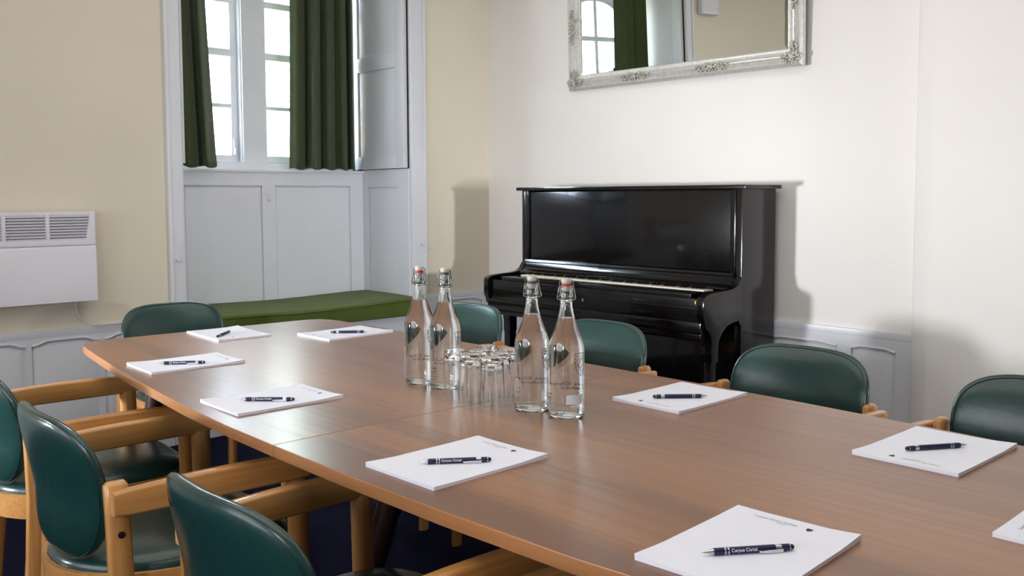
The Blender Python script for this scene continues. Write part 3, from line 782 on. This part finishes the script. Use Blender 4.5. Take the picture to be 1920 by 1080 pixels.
LEG2 = [(-1.38, 1.38, .04, -.08), (-1.38, 1.74, .04, .08), (-.35, 1.30, .05, -.05), (-.35, 1.80, .05, .05)]
table(far, 'far half of the long walnut conference table, towards the window', LEG1)
table(near, 'near half of the long walnut conference table, towards the camera', LEG2)

near_t = D.objects['conference_table.001']
bm = NB(); box(bm, -1.7641, -1.7629, .945, 2.129, TZ - TT + .002, TZ - .0012)
for v in bm.verts: v.co -= Vector(near_t.location)
obj('joint_shade', bm, M_DARKLEG, near_t)  # added dark line for the shaded gap between the table halves

# ------------------------------------------------------------------ chairs
def se(t, w, ztop, zbot, n=3.2):
    """backrest outline: superellipse, narrower to the foot"""
    c, s = math.cos(t), math.sin(t)
    e = 2 / (n if s > 0 else 2.5)
    zc = zbot + (ztop - zbot) * .56
    x = w * math.copysign(abs(c) ** (2 / 3.7), c)
    z = math.copysign(abs(s) ** (2 / 3.05), s)
    z = zc + (z * (ztop - zc) if z > 0 else z * (zc - zbot))
    x *= 1 - .06 * max(0, (zc - z) / (zc - zbot))
    return x, z
ZT_, ZB_, BW = .800, .470, .231
def bsurf(x, z):
    """y of backrest mid surface"""
    k = max(0.0, (z - .60) / .20)
    return -.273 - .046 * k ** 1.4 + .80 * x * x
def make_chair():
    root = empty('armchair')
    # backrest pad
    bm = NB(); NR, NT = 12, 64; front, back = [], []
    T_ = .027
    for side in (1, -1):
        rows = []
        for i in range(NR + 1):
            r = math.sin(i / NR * PI / 2) if i < NR else 1
            row = []
            for j in range(NT):
                X, Z = se(2 * PI * j / NT, BW, ZT_, ZB_)
                zc = ZB_ + (ZT_ - ZB_) * .52
                x, z = X * r, zc + (Z - zc) * r
                th = T_ * (max(0, 1 - r ** 5.5)) ** .5 * (1 + .12 * math.cos(r * 2.5))
                row.append(Vector((x, bsurf(x, z) + side * th, z)))
            rows.append(row)
        if side == 1: front = rows
        else: back = rows
    def mk(rows, lastring=None):
        V = []
        for i, row in enumerate(rows):
            if i == 0: V.append([bm.verts.new(row[0])])
            elif i == NR and lastring: V.append(lastring)
            else: V.append([bm.verts.new(p) for p in row])
        for i in range(NR):
            for j in range(NT):
                k = (j + 1) % NT
                if i == 0: bm.faces.new((V[0][0], V[1][j], V[1][k]))
                else: bm.faces.new((V[i][j], V[i + 1][j], V[i + 1][k], V[i][k]))
        return V
    Vf = mk(front); mk(back, Vf[NR])
    bmesh.ops.recalc_face_normals(bm, faces=bm.faces)
    bk = obj('backrest', bm, M_LEATHER, root, angle=80)
    for rr, off in ((.975, -1), (.955, 1)):
        bm = NB(); pts = []
        for j in range(72):
            X, Z = se(2 * PI * j / 72, BW, ZT_, ZB_); zc = ZB_ + (ZT_ - ZB_) * .52
            x, z = X * rr, zc + (Z - zc) * rr
            th = T_ * (max(0, 1 - rr ** 5.5)) ** .5 * (1 + .12 * math.cos(rr * 2.5))
            pts.append((x, bsurf(x, z) + off * (th + .0003), z))
        tube(bm, pts, .0016 if off < 0 else .0022, 6, closed=True); obj('seam', bm, M_PIPING, bk)
    # seat cushion
    bm = NB(); NT = 56; prof = [(0, .484), (.4, .485), (.7, .482), (.88, .475), (.96, .465), (1.0, .450), (.985, .436), (.93, .43), (0, .43)]
    def so_(t, r):
        c, s = math.cos(t), math.sin(t)
        if s >= 0: x = .245 * math.copysign(abs(c) ** (2 / 3.4), c); y = .235 * abs(s) ** (2 / 3.6)
        else: x = .245 * math.copysign(abs(c) ** (2 / 2.1), c); y = -.292 * abs(s) ** (2 / 2.1)
        return x * r, y * r + .005
    prev = None
    for r, z in prof:
        ring = [bm.verts.new((0, .01, z))] if r == 0 else [bm.verts.new((*so_(2 * PI * j / NT, r), z)) for j in range(NT)]
        if prev:
            for j in range(NT):
                k = (j + 1) % NT
                if len(prev) == 1: bm.faces.new((prev[0], ring[j], ring[k]))
                elif len(ring) == 1: bm.faces.new((prev[j], prev[k], ring[0]))
                else: bm.faces.new((prev[j], prev[k], ring[k], ring[j]))
        prev = ring
    bmesh.ops.recalc_face_normals(bm, faces=bm.faces); obj('seat', bm, M_LEATHER, root, angle=80)
    # curved rail under the seat, rounded at the back
    bm = NB(); n = 40; loops = []
    for r, z in ((1.03, .380), (1.045, .448), (1.004, .448), (.95, .43), (.90, .380)):
        loops.append([bm.verts.new((*so_(2 * PI * j / n, r), z)) for j in range(n)])
    for A, B_ in zip(loops, loops[1:] + loops[:1]):
        for j in range(n): bm.faces.new((A[j], A[(j + 1) % n], B_[(j + 1) % n], B_[j]))
    bmesh.ops.recalc_face_normals(bm, faces=bm.faces); obj('seat_frame', bm, M_BEECHX, root, angle=40)
    for s in (-1, 1):
        # rear leg: plank, leaning a little
        def lx(z): return s * (.246 + .012 * (1 - z / .66))
        bm = NB(); R_ = []
        for z, y0, y1 in ((0, -.272, -.228), (.30, -.248, -.200), (.46, -.240, -.190), (.60, -.242, -.194), (.664, -.244, -.196)):
            h = .0145; c = lx(z)
            ring = []
            for (dx, yy) in ((-h, y0 + .006), (-h + .006, y0), (h - .006, y0), (h, y0 + .006), (h, y1 - .006), (h - .006, y1), (-h + .006, y1), (-h, y1 - .006)): ring.append(bm.verts.new((c + dx, yy, z)))
            R_.append(ring)
        ring = [bm.verts.new((lx(.664) + (v.co.x - lx(.664)) * .6, -.220 + (v.co.y + .220) * .75, .672)) for v in R_[-1]]; R_.append(ring)
        for A, B_ in zip(R_, R_[1:]):
            for k in range(8): bm.faces.new((A[k], A[(k + 1) % 8], B_[(k + 1) % 8], B_[k]))
        bm.faces.new(R_[0]); bm.faces.new(R_[-1]); bmesh.ops.recalc_face_normals(bm, faces=bm.faces)
        lg = obj('rear_leg', bm, M_BEECHZ, root, angle=50)
        bm = NB(); lathe(bm, [(0, 0), (.0075, 0), (.0075, .003), (.005, .004), (0, .003)], 14)
        for v in bm.verts: v.co = Vector((lx(.56) + s * (.0143 + v.co.z), -.216 + v.co.x, .560 + v.co.y))
        obj('bolt', bm, M_BLACKBOLT, lg)
        # arm: bar bowed a little outward and thickening to the front
        bm = NB(); R_ = []; N = 16
        for i in range(N + 1):
            t = i / N; y = -.232 + .456 * t
            x = s * (.2755 + .008 * math.sin(min(1, t * 1.1) * PI / 2))
            ht_ = .027 + .004 * math.sin(t * PI); wd = .0145 + .005 * t
            zc = .632 + .004 * math.sin(t * PI)
            e = 1.0
            if i == 0: e = .93
            if i == N: e = .8
            ring = []
            for q in range(4):
                for dd in (-30, 0, 30):
                    a = PI / 4 + q * PI / 2 + math.radians(dd); rc = .0065
                    sx_ = 1 if q in (0, 3) else -1; sz_ = 1 if q in (0, 1) else -1
                    aa = q * PI / 2 + math.radians((dd + 30) / 60 * 90)
                    ring.append(bm.verts.new((x + sx_ * (wd * e - rc) + rc * math.cos(aa), y, zc + sz_ * (ht_ * e - rc) + rc * math.sin(aa))))
            R_.append(ring)
            if i == 0:
                for v in ring: v.co.y -= .004
        for A, B_ in zip(R_, R_[1:]):
            for k in range(12): bm.faces.new((A[k], A[(k + 1) % 12], B_[(k + 1) % 12], B_[k]))
        bm.faces.new(R_[0]); bm.faces.new(R_[-1]); bmesh.ops.recalc_face_normals(bm, faces=bm.faces)
        obj('armrest', bm, M_BEECHX, root, angle=60)
        # front leg: oval post under the end of the arm
        bm = NB(); R_ = []
        for z, a, b, yo in ((0, .015, .019, .200), (.12, .0175, .023, .194), (.42, .0185, .026, .186), (.60, .0185, .027, .184), (.612, .0185, .027, .184)):
            R_.append([bm.verts.new((s * .280 + a * math.cos(2 * PI * k / 20), yo + b * math.sin(2 * PI * k / 20), z)) for k in range(20)])
        for A, B_ in zip(R_, R_[1:]):
            for k in range(20): bm.faces.new((A[k], A[(k + 1) % 20], B_[(k + 1) % 20], B_[k]))
        bm.faces.new(R_[0]); bm.faces.new(R_[-1]); bmesh.ops.recalc_face_normals(bm, faces=bm.faces)
        obj('front_leg', bm, M_BEECHZ, root, angle=50)
        # side rail between legs
        bm = NB(); box(bm, s * .258 - .010, s * .258 + .010, -.205, .190, .365, .415, .004); obj('side_rail', bm, M_BEECHX, root)
    bm = NB(); box(bm, -.266, .266, .170, .190, .365, .412, .004); obj('front_rail', bm, M_BEECHX, root)
    return root
chair0 = make_chair()
CH = [
    (-2.894, .949, -3.67, 'green armchair on the near side at the far left, third from the camera'),
    (-2.204, .909, -1.5, 'green armchair on the near side, middle one of the three at the left'),
    (-1.415, .939, .7, 'nearest green armchair, with a torn spot on the top of its backrest'),
    (-.745, .925, -4, 'armchair at the bottom of the picture of which only a wooden armrest shows'),
    (-3.03, 2.292, 180, 'green armchair behind the glasses, between the bottles and the piano'),
    (-2.265, 2.288, 181, 'green armchair in front of the piano keyboard, right of the bottles'),
    (-1.450, 2.288, 180, 'green armchair on the far side at the right of the piano'),
    (-.76, 2.272, 179, 'green armchair at the right edge, behind the notepad'),
    (-3.72, 1.655, -90, 'green armchair at the head of the table by the window seat'),
    (.24, 1.60, 90, 'armchair at the near end of the table, out of the picture at the right'),
]
for i, (x, y, a, lab) in enumerate(CH[:-1]):
    c = chair0 if i == 0 else copy_tree(chair0)
    c.location = (x, y, 0); c.rotation_euler = (0, 0, math.radians(a)); tag(c, lab, 'chair', 'green armchairs round the table')
    if i == 2: torn = c
bm = NB()
rn = random.Random(3); pts = []
for k in range(11):
    a = 2 * PI * k / 11; r = .006 * (.5 + rn.random()); pts.append((-.105 + r * 1.5 * math.cos(a), .752 + r * math.sin(a)))
bm.faces.new([bm.verts.new((x, bsurf(x, z) - .0262, z)) for x, z in pts])
o = obj('torn_patch', bm, M_INK, torn); md = o.modifiers.new('t', 'SOLIDIFY'); md.thickness = .0006

# ------------------------------------------------------------------ notepads
def make_pad(head=True):
    root = empty('notepad')
    W_, L_, H_ = .210, .297, .0062
    bm = NB(); NX, NY = 8, 12
    def zt(u, v, k): # slightly lifted corners
        c = max(0, (abs(u) - .55)) * max(0, (abs(v) - .55)); return .0035 * c * 5 * k * (1 if (u * v) > 0 else .3)
    for layer, (z0, z1, k) in enumerate(((0, H_ - .0008, .6), (H_ - .0008, H_, 1.0))):
        ins = .0005 if layer == 0 else 0
        T = [[bm.verts.new(((-.5 + i / NX) * (W_ - ins), (-.5 + j / NY) * (L_ - ins), z1 + zt(-1 + 2 * i / NX, -1 + 2 * j / NY, k))) for j in range(NY + 1)] for i in range(NX + 1)]
        Bt = [[bm.verts.new(((-.5 + i / NX) * (W_ - ins), (-.5 + j / NY) * (L_ - ins), z0 + (zt(-1 + 2 * i / NX, -1 + 2 * j / NY, .6) if layer else 0))) for j in range(NY + 1)] for i in range(NX + 1)]
        for i in range(NX):
            for j in range(NY):
                bm.faces.new((T[i][j], T[i + 1][j], T[i + 1][j + 1], T[i][j + 1])); bm.faces.new((Bt[i][j], Bt[i][j + 1], Bt[i + 1][j + 1], Bt[i + 1][j]))
        per = [(i, 0) for i in range(NX + 1)] + [(NX, j) for j in range(1, NY + 1)] + [(i, NY) for i in range(NX - 1, -1, -1)] + [(0, j) for j in range(NY - 1, 0, -1)]
        for (a, b), (c, d) in zip(per, per[1:] + per[:1]): bm.faces.new((T[a][b], Bt[a][b], Bt[c][d], T[c][d]))
    bmesh.ops.recalc_face_normals(bm, faces=bm.faces)
    obj('paper_block', bm, M_PAPER, root, angle=40)
    zt_ = H_ + .0004
    fn = lambda ox, oy: (lambda u, v: (ox + u, oy + v, zt_))
    bm = NB()
    add_flat_text(bm, 'Corpus Christi College', .0078, fn(-.024, .124))
    add_flat_text(bm, 'Oxford', .0056, fn(-.010, .1155))
    obj('letterhead', bm, M_INKGREY, root, smooth=False)
    bm = NB(); f = fn(.035, .119)
    add_poly(bm, [(-.005, .006), (.005, .006), (.005, -.001), (0, -.007), (-.005, -.001)], f)
    obj('crest', bm, M_INK, root, smooth=False)
    return root
pad0 = make_pad()
# x, y of corner-derived centres and rotation (head towards +y when 0)
PADS = [
    ('A', -1.494, .996, 1.33, 0, 'white notepad on the near side of the table, just nearer than the joint'),
    ('B', -.837, 1.019, 3.84, 0, 'white notepad nearest the camera at the bottom of the picture'),
    ('C', -.883, 1.764, -.45, 180, 'white notepad near the right edge in front of the rightmost armchair'),
    ('D', -1.545, 1.789, .28, 180, 'white notepad right of the water bottles, its header turned to the table middle'),
    ('E', -2.2615, 1.005, .17, 0, 'white notepad on the near side, just beyond the joint of the table'),
    ('F', -2.930, 1.066, -1.29, 0, 'white notepad on the near side nearest the rounded far corner'),
    ('H', -3.111, 1.774, 3.2, 180, 'white notepad at the far right corner of the table by the window seat'),
]
W2, L2_ = .105, .1485
padpos = {}
for k, (nm, x, y, a, fl, lab) in enumerate(PADS):
    t = math.radians(a); u = Vector((math.cos(t), math.sin(t))); v = Vector((-u.y, u.x))
    c = Vector((x, y)) + u * W2 + v * L2_
    p = pad0 if k == 0 else copy_tree(pad0)
    p.location = (c.x, c.y, TZ + .0002); p.rotation_euler = (0, 0, t + math.radians(fl)); tag(p, lab, 'notepad', 'notepads on the table')
p = copy_tree(pad0); p.location = (-3.318, 1.596, TZ + .0002); p.rotation_euler = (0, 0, math.radians(-92)); tag(p, 'white notepad at the head of the table in front of the window seat', 'notepad', 'notepads on the table')
p = copy_tree(pad0); p.location = (-.370, 1.598, TZ + .0002); p.rotation_euler = (0, 0, math.radians(91)); tag(p, 'white notepad cut off by the right edge of the picture', 'notepad', 'notepads on the table')

# ------------------------------------------------------------------ pens
def make_pen(clip_side):
    """along +x, tip at 0, length .142; radius .0052. clip_side: the clip faces viewer side -y; lettering too"""
    root = empty('ballpoint_pen'); R0 = .0053
    def lx(prof, nm, mt, par=root, seg=20):
        b = NB(); lathe(b, [(r, z) for z, r in prof], seg)
        for v in b.verts: v.co = Vector((v.co.z, v.co.x, v.co.y + R0))
        return obj(nm, b, mt, par, angle=50)
    lx([(0, .0006), (.003, .0010), (.0032, .0016), (.010, .0030), (.017, .0046), (.018, .0047), (.018, 0)], 'tip', M_CHROME)
    lx([(.0175, 0), (.0175, .0050), (.019, R0), (.033, R0), (.0335, .0050), (.0335, 0)], 'grip', M_NAVY)
    for z in (.0335, .0385): lx([(z, 0), (z, .0054), (z + .0022, .0054), (z + .0022, 0)], 'ring', M_CHROME)
    lx([(.0355, 0), (.0355, .0051), (.0387, .0051), (.0387, 0)], 'spacer', M_NAVY)
    lx([(.0406, 0), (.0406, .0050), (.042, .0052), (.110, R0), (.112, .0050), (.112, 0)], 'barrel', M_NAVY)
    lx([(.1115, 0), (.1115, .0047), (.122, .0047), (.122, 0)], 'button_collar', M_CHROME)
    lx([(.1215, 0), (.1215, .0050), (.133, .0050), (.134, .0046), (.134, 0)], 'end_cap', M_NAVY)
    lx([(.1338, 0), (.1338, .0049), (.1352, .0049), (.1352, 0)], 'ring', M_CHROME)
    lx([(.135, .0042), (.138, .0042), (.141, .0030), (.1425, 0)], 'stylus_tip', M_BLACKBOLT)
    # clip on the viewer side (low on the barrel), text above it
    b = NB(); s = -1 if clip_side else 1
    az = math.radians(-8)
    ca = -math.cos(az) * 1; 
    pr = [(.086, .0056), (.088, .0074), (.100, .0080), (.116, .0078), (.1225, .0070), (.1225, .0050), (.118, .0058), (.092, .0060)]
    A = []; B_ = []
    for x, r in pr:
        wd = .0026 if x > .095 else .0014
        A.append(b.verts.new((x, s * r * math.cos(az), R0 + r * math.sin(az) + wd - .001))); B_.append(b.verts.new((x, s * r * math.cos(az), R0 + r * math.sin(az) - wd - .001)))
    n = len(pr); b.faces.new(A); b.faces.new(B_)
    for i in range(n): b.faces.new((A[i], A[(i + 1) % n], B_[(i + 1) % n], B_[i]))
    bmesh.ops.recalc_face_normals(b, faces=b.faces); obj('clip', b, M_CHROME, root, angle=40)
    if clip_side:
        b = NB()
        def fn(u, v):
            a = v / R0 + math.radians(18); r = R0 + .00012
            return (.0635 + u, -r * math.cos(a), R0 + r * math.sin(a))
        add_flat_text(b, 'Corpus Christi', .0066, fn, bold=.00008); obj('lettering', b, M_WHITEINK, root, smooth=False)
    else:
        b = NB()
        def fn(u, v):
            a = v / R0 + math.radians(25); r = R0 + .00012
            return (.1045 + u, r * -math.cos(a), R0 + r * math.sin(a))
        pts = [(.0026 * math.cos(t * PI / 4), .0026 * math.sin(t * PI / 4) - (.0006 if t == 6 else 0)) for t in range(8)]
        stroke(b, pts, .0007, fn, closed=True); stroke(b, [(-.0018, 0), (.0018, 0)], .0006, fn); stroke(b, [(0, -.0018), (0, .002)], .0006, fn)
        obj('crest', b, M_WHITEINK, root, smooth=False)
    return root
penA = make_pen(True); penB = make_pen(False)
PENS = [('A', (-1.417, 1.068), (-1.333, 1.183), 0, 'navy stylus pen on the notepad just nearer than the table joint'),
        ('B', (-.769, 1.088), (-.689, 1.206), 0, 'navy stylus pen on the notepad nearest the camera'),
        ('E', (-2.181, 1.073), (-2.082, 1.177), 0, 'navy stylus pen on the notepad just beyond the table joint'),
        ('F', (-2.834, 1.128), (-2.749, 1.243), 0, 'navy stylus pen on the notepad nearest the rounded far corner'),
        ('C', (-.736, 1.963), (-.808, 1.845), 1, 'navy stylus pen with a small crest on the notepad by the rightmost armchair'),
        ('D', (-1.378, 1.965), (-1.468, 1.862), 1, 'navy stylus pen with a small crest on the notepad right of the bottles'),
        ('H', (-2.938, 1.980), (-3.026, 1.871), 1, 'navy stylus pen on the notepad at the far right corner of the table'),
        ('G', (-3.318, 1.600), (-3.236, 1.515), 1, 'short-looking navy pen pointing away on the notepad at the head of the table')]
used = set()
for nm, a, b, kd, lab in PENS:
    src = (penA, penB)[kd]
    p = src if kd not in used else copy_tree(src); used.add(kd)
    a = Vector(a); b = Vector(b); d = (b - a).normalized(); cc = (a + b) / 2; a = cc - d * .071
    ang = math.atan2(d.y, d.x)
    p.location = (a.x, a.y, TZ + .0066); p.rotation_euler = (0, 0, ang); tag(p, lab, 'pen', 'stylus pens on the notepads')
    # lettering faces the camera: local -y must point to the camera, else mirror the pen about its axis
    side = Vector((d.y, -d.x)); tocam = Vector((0, 0)) - a
    if kd == 1 and side.dot(tocam) < 0:
        for ch in p.children:
            if ch.name.startswith('crest') or ch.name.startswith('clip'):
                ch.matrix_local = Matrix.Translation((0, 0, .0053)) @ Matrix.Rotation(PI - math.radians(50), 4, 'X') @ Matrix.Translation((0, 0, -.0053)) if ch.name.startswith('crest') else Matrix.Identity(4) @ Matrix.Scale(-1, 4, (0, 1, 0))

# ------------------------------------------------------------------ swing-top bottles
OUT = [(0, .004), (.026, .003), (.034, .0), (.0395, .002), (.0425, .008), (.0435, .02), (.0435, .160), (.0428, .172), (.0395, .184), (.0345, .198), (.0290, .212), (.0245, .225), (.0205, .238), (.0172, .251), (.0152, .264), (.0143, .274), (.0146, .280), (.0168, .283), (.0172, .289), (.0162, .293), (.0158, .300), (.0160, .308), (.0150, .3145)]
INN = [(.0098, .3145), (.0095, .284), (.0105, .272), (.0118, .262), (.0140, .250), (.0175, .237), (.0215, .224), (.0262, .211), (.0318, .197), (.0370, .182), (.0402, .170), (.0410, .158), (.0410, .020), (.0385, .011), (.030, .0085), (0, .013)]
WAT = [(0, .0127), (.030, .0082), (.0387, .0107), (.0413, .020), (.0413, .158), (.0405, .170), (.0373, .182), (.0321, .197), (.0265, .211), (.0218, .224), (.0178, .237), (.0172, .2385), (0, .2385)]
def make_bottle(seal):
    root = empty('swing_top_bottle')
    b = NB(); lathe(b, OUT + INN, 64); obj('glass_body', b, M_GLASS, root, angle=60)
    b = NB(); lathe(b, WAT, 64); obj('water', b, M_WATER, root, angle=60)
    # stopper
    b = NB(); lathe(b, [(0, .302), (.0085, .302), (.0088, .316), (.0088, .3165), (0, .3165)], 24); st = obj('stopper', b, M_CERAMIC, root)
    b = NB(); lathe(b, [(.0080, .3146), (.0118, .3146), (.0122, .3176), (.0118, .3205), (.0080, .3205)], 24, close=True); obj('rubber_seal', b, seal, root)
    b = NB(); lathe(b, [(0, .3205), (.0118, .3205), (.0122, .322), (.0121, .3295), (.0113, .3318), (.009, .3328), (0, .333)], 28)
    obj('stopper_cap', b, M_CERAMIC, root, angle=50)
    # wire bail
    b = NB()
    ring = [(.0165 * math.cos(t * PI / 12), .0165 * math.sin(t * PI / 12), .286) for t in range(24)]
    tube(b, ring, .0011, 6, closed=True)
    for s in (-1, 1):
        tube(b, [(0, s * .0165, .286), (.004, s * .0195, .287), (.0035, s * .0205, .291), (-.001, s * .0195, .300), (-.0008, s * .0165, .315), (0, s * .0150, .3255), (0, s * .011, .3265)], .0011, 6)
        tube(b, [(.016, s * .008, .286), (.0185, s * .016, .283), (.013, s * .0215, .284), (.004, s * .0215, .290), (0, s * .0175, .305), (0, s * .0158, .325)], .0011, 6)
    tube(b, [(.0185, -.016, .283), (.0235, -.010, .280), (.0245, 0, .2795), (.0235, .010, .280), (.0185, .016, .283)], .0011, 6)
    obj('wire_bail', b, M_WIRE, root)
    # print
    R_ = .0437
    def fn(az, zc, mir=False):
        return lambda u, v: ((R_) * math.cos(az + u / R_), (R_) * math.sin(az + u / R_), zc + v)
    b = NB(); f0_ = fn(math.radians(50), .134); f = lambda u, v: f0_(u * 1.12, v * 1.2)
    sh = [(-.016, .020), (-.008, .020), (0, .020), (.008, .020), (.016, .020), (.016, .010), (.0158, 0), (.013, -.010), (.008, -.018), (0, -.025), (-.008, -.018), (-.013, -.010), (-.0158, 0), (-.016, .010)]
    stroke(b, sh, .0011, f, closed=True)
    stroke(b, [(-.016, .009), (-.006, .009), (.006, .009), (.016, .009)], .0009, f)
    for q in ([(0, .009), (0, -.024)], [(-.0155, .002), (-.004, -.006), (0, -.010)], [(-.013, -.009), (-.003, .004), (0, .008)], [(.002, -.008), (.008, -.002), (.0155, .006)], [(.002, -.016), (.010, -.010)], [(.004, .007), (.012, .001), (.0145, -.006)], [(-.008, .007), (-.013, .003)]): stroke(b, q, .0012, f)
    for k in range(7): stroke(b, [(-.013 + k * .0042, .0125), (-.012 + k * .0042, .0168), (-.0105 + k * .0042, .0120)], .0008, f)
    obj('crest_print', b, M_INK, root, smooth=False)
    b = NB(); f1 = fn(math.radians(38), .090); f2 = fn(math.radians(38), .082)
    
    f3 = fn(math.radians(168), .074); f4 = fn(math.radians(168), .064)
    add_flat_text(b, 'Corpus Christi', .0115, f3, bold=.0001); add_flat_text(b, 'Oxford', .0105, f4, bold=.0001)
    # upright line of type on the left flank with block of small print below
    azl = math.radians(-62)
    g = lambda u, v: (R_ * math.cos(azl - v / R_), R_ * math.sin(azl - v / R_), .120 + u)
    add_flat_text(b, 'Corpus Christi', .0115, g, bold=.0003)
    for k in range(6):
        f5 = fn(azl, .052 - k * .0048)
        stroke(b, [(-.013, 0), (-.006, 0), (0, 0), (.006, 0), (.011 - (k % 3) * .004, 0)], .0013, f5)
    stroke(b, [(-.010, 0), (0, 0), (.010, 0)], .0016, fn(azl, .060))
    obj('lettering', b, M_INK, root, smooth=False)
    b = NB(); add_flat_text(b, '1 L', .0085, fn(math.radians(-16), .018)); obj('embossing', b, M_WHITEINK, root, smooth=False)
    return root
bt_red = make_bottle(M_RUBBER)
bt_grey = copy_tree(bt_red)
for ch in bt_grey.children:
    if ch.name.startswith('rubber_seal'):
        ch.data = ch.data.copy(); ch.data.materials[0] = M_GREYRUBBER
def place_bottle(o, x, y, extra, lab):
    az = math.atan2(0 - y, 0 - x)       # towards the camera
    o.location = (x, y, TZ + .0002); o.rotation_euler = (0, 0, az + math.radians(extra)); tag(o, lab, 'bottle', 'swing-top water bottles on the table')
place_bottle(bt_red, -1.508, 1.579, 0, 'clear swing-top water bottle with a red seal, nearest the camera of the right pair')
place_bottle(bt_grey, -1.614, 1.568, 8, 'clear swing-top water bottle with a grey seal, left one of the right pair')
b3 = copy_tree(bt_grey); place_bottle(b3, -1.968, 1.579, 12, 'clear swing-top water bottle with a dark seal, right one of the left pair')
b4 = copy_tree(bt_red); place_bottle(b4, -2.067, 1.567, 5, 'clear swing-top water bottle with a red seal, leftmost of all')
# frosted sticker on the front right bottle
b = NB(); az = math.atan2(-1.579, 1.508)
R_ = .0438
for (u0, v0, u1, v1) in ((-.022, 0, .022, .024),):
    n = 8; A = [b.verts.new((R_ * math.cos(math.radians(28) + (u0 + (u1 - u0) * i / n) / R_), R_ * math.sin(math.radians(28) + (u0 + (u1 - u0) * i / n) / R_), .038)) for i in range(n + 1)]
    B_ = [b.verts.new((v.co.x, v.co.y, .060)) for v in A]
    for i in range(n): b.faces.new((A[i], A[i + 1], B_[i + 1], B_[i]))
obj('frosted_sticker', b, M_FROST, bt_red)

# ------------------------------------------------------------------ tumblers, upside down
def make_glass():
    root = empty('glass_tumbler')
    b = NB(); seg = 48
    outer = [(.0312, 0), (.0305, .040), (.0292, .100), (.0286, .118), (.0270, .1262), (.0225, .1275), (0, .1270)]
    inner = [(0, .112), (.020, .1125), (.0262, .108), (.0274, .095), (.0290, .040), (.0298, 0)]
    rings = []
    for idx, (r, z) in enumerate(outer + inner):
        if r == 0: rings.append([b.verts.new((0, 0, z))]); continue
        ring = []
        for i in range(seg):
            a = 2 * PI * i / seg; rr = r
            if idx > len(outer) and z > .07: rr = r * (1 - .045 * (0.5 + .5 * math.cos(8 * a)) * min(1, (z - .07) / .03))
            ring.append(b.verts.new((rr * math.cos(a), rr * math.sin(a), z)))
        rings.append(ring)
    for A, B_ in zip(rings, rings[1:] + rings[:1]):
        for i in range(seg):
            j = (i + 1) % seg
            if len(A) == 1 and len(B_) == 1: continue
            if len(A) == 1: b.faces.new((A[0], B_[i], B_[j]))
            elif len(B_) == 1: b.faces.new((A[i], A[j], B_[0]))
            else: b.faces.new((A[i], A[j], B_[j], B_[i]))
    bmesh.ops.recalc_face_normals(b, faces=b.faces)
    o = obj('glass_tumbler', b, M_TUMBLER, angle=60)
    D.objects.remove(root)
    return o
g0 = make_glass()
GL = [(-1.706, 1.518, 'upturned tumbler at the front of the group, nearest the right bottles'), (-1.780, 1.512, 'upturned tumbler at the front of the group, in its middle'),
      (-1.857, 1.524, 'upturned tumbler at the left of the group, beside the left bottles'), (-1.738, 1.574, 'upturned tumbler in the second row, at the right'),
      (-1.812, 1.568, 'upturned tumbler in the second row, at the left'), (-1.770, 1.631, 'upturned tumbler at the back of the group, at the right'),
      (-1.846, 1.624, 'upturned tumbler at the back of the group, at the left')]
for i, (x, y, lab) in enumerate(GL):
    g = g0 if i == 0 else g0.copy()
    if i: COL.objects.link(g)
    g.location = (x, y, TZ + .0002); g.rotation_euler = (0, 0, i * .7); tag(g, lab, 'glass', 'upturned tumblers on the table')

# ------------------------------------------------------------------ outside: courtyard building and tree
bd = empty('courtyard_building', (-12, 0, 0)); tag(bd, 'yellow stone building with a slate roof seen through the window', 'building')
b = NB(); box(b, -3, 0, -14, 12, -.5, 2.15); obj('wall', b, M_STONE, bd)
b = NB(); prism(b, [(.35, 2.05), (.35, 2.13), (-2.6, 3.5), (-5.4, 2.2), (-5.4, 2.1)], 'y', -14.3, 12.3); obj('roof', b, M_SLATE, bd, smooth=False)
for yy in (-11, -8, -5, -2, 1, 4, 7, 10):
    b = NB(); box(b, -.02, .04, yy - .5, yy + .5, .5, 1.7, .01); wd = obj('window', b, M_WHITE, bd)
    b = NB(); box(b, .03, .045, yy - .42, yy + .42, .58, 1.62); obj('pane', b, M_DARK, wd)
b = NB(); box(b, -30, -5.35, -25, 25, -.55, -.5); tag(obj('courtyard_ground', b, M_PAVE), 'pale courtyard paving outside the window', 'paving', kind='structure')
tr = empty('courtyard_tree', (-9.0, 5.6, -.5)); tag(tr, 'leafy tree outside the right half of the window', 'tree')
b = NB(); tube(b, [(0, 0, 0), (.05, .03, 1.4), (0, .1, 2.6), (.1, 0, 3.6)], .1, 10, rad=[.14, .11, .09, .05])
for k in range(6):
    a = k * 1.05; tube(b, [(0, .08, 2.3 + k * .15), (.5 * math.cos(a), .5 * math.sin(a), 3 + k * .1), (.9 * math.cos(a), .9 * math.sin(a), 3.5 + k * .1)], .03, 6, rad=[.04, .03, .015])
obj('trunk', b, M_BARK, tr)
b = NB(); rn = random.Random(5)
for k in range(700):
    d = Vector((rn.gauss(0, 1), rn.gauss(0, 1), rn.gauss(0, .8))); d = d.normalized() * (rn.random() ** .4) * 1.25
    c = d + Vector((0, 0, 3.7)); e = Euler((rn.random() * 6, rn.random() * 6, rn.random() * 6)).to_matrix()
    s = rn.uniform(.05, .09)
    b.faces.new([b.verts.new(c + e @ Vector(q)) for q in ((-s, 0, 0), (0, -s * .5, 0), (s, 0, 0), (0, s * .5, 0))])
tag(obj('foliage', b, M_LEAF, tr, smooth=False), kind='stuff')
bpy.context.view_layer.update()
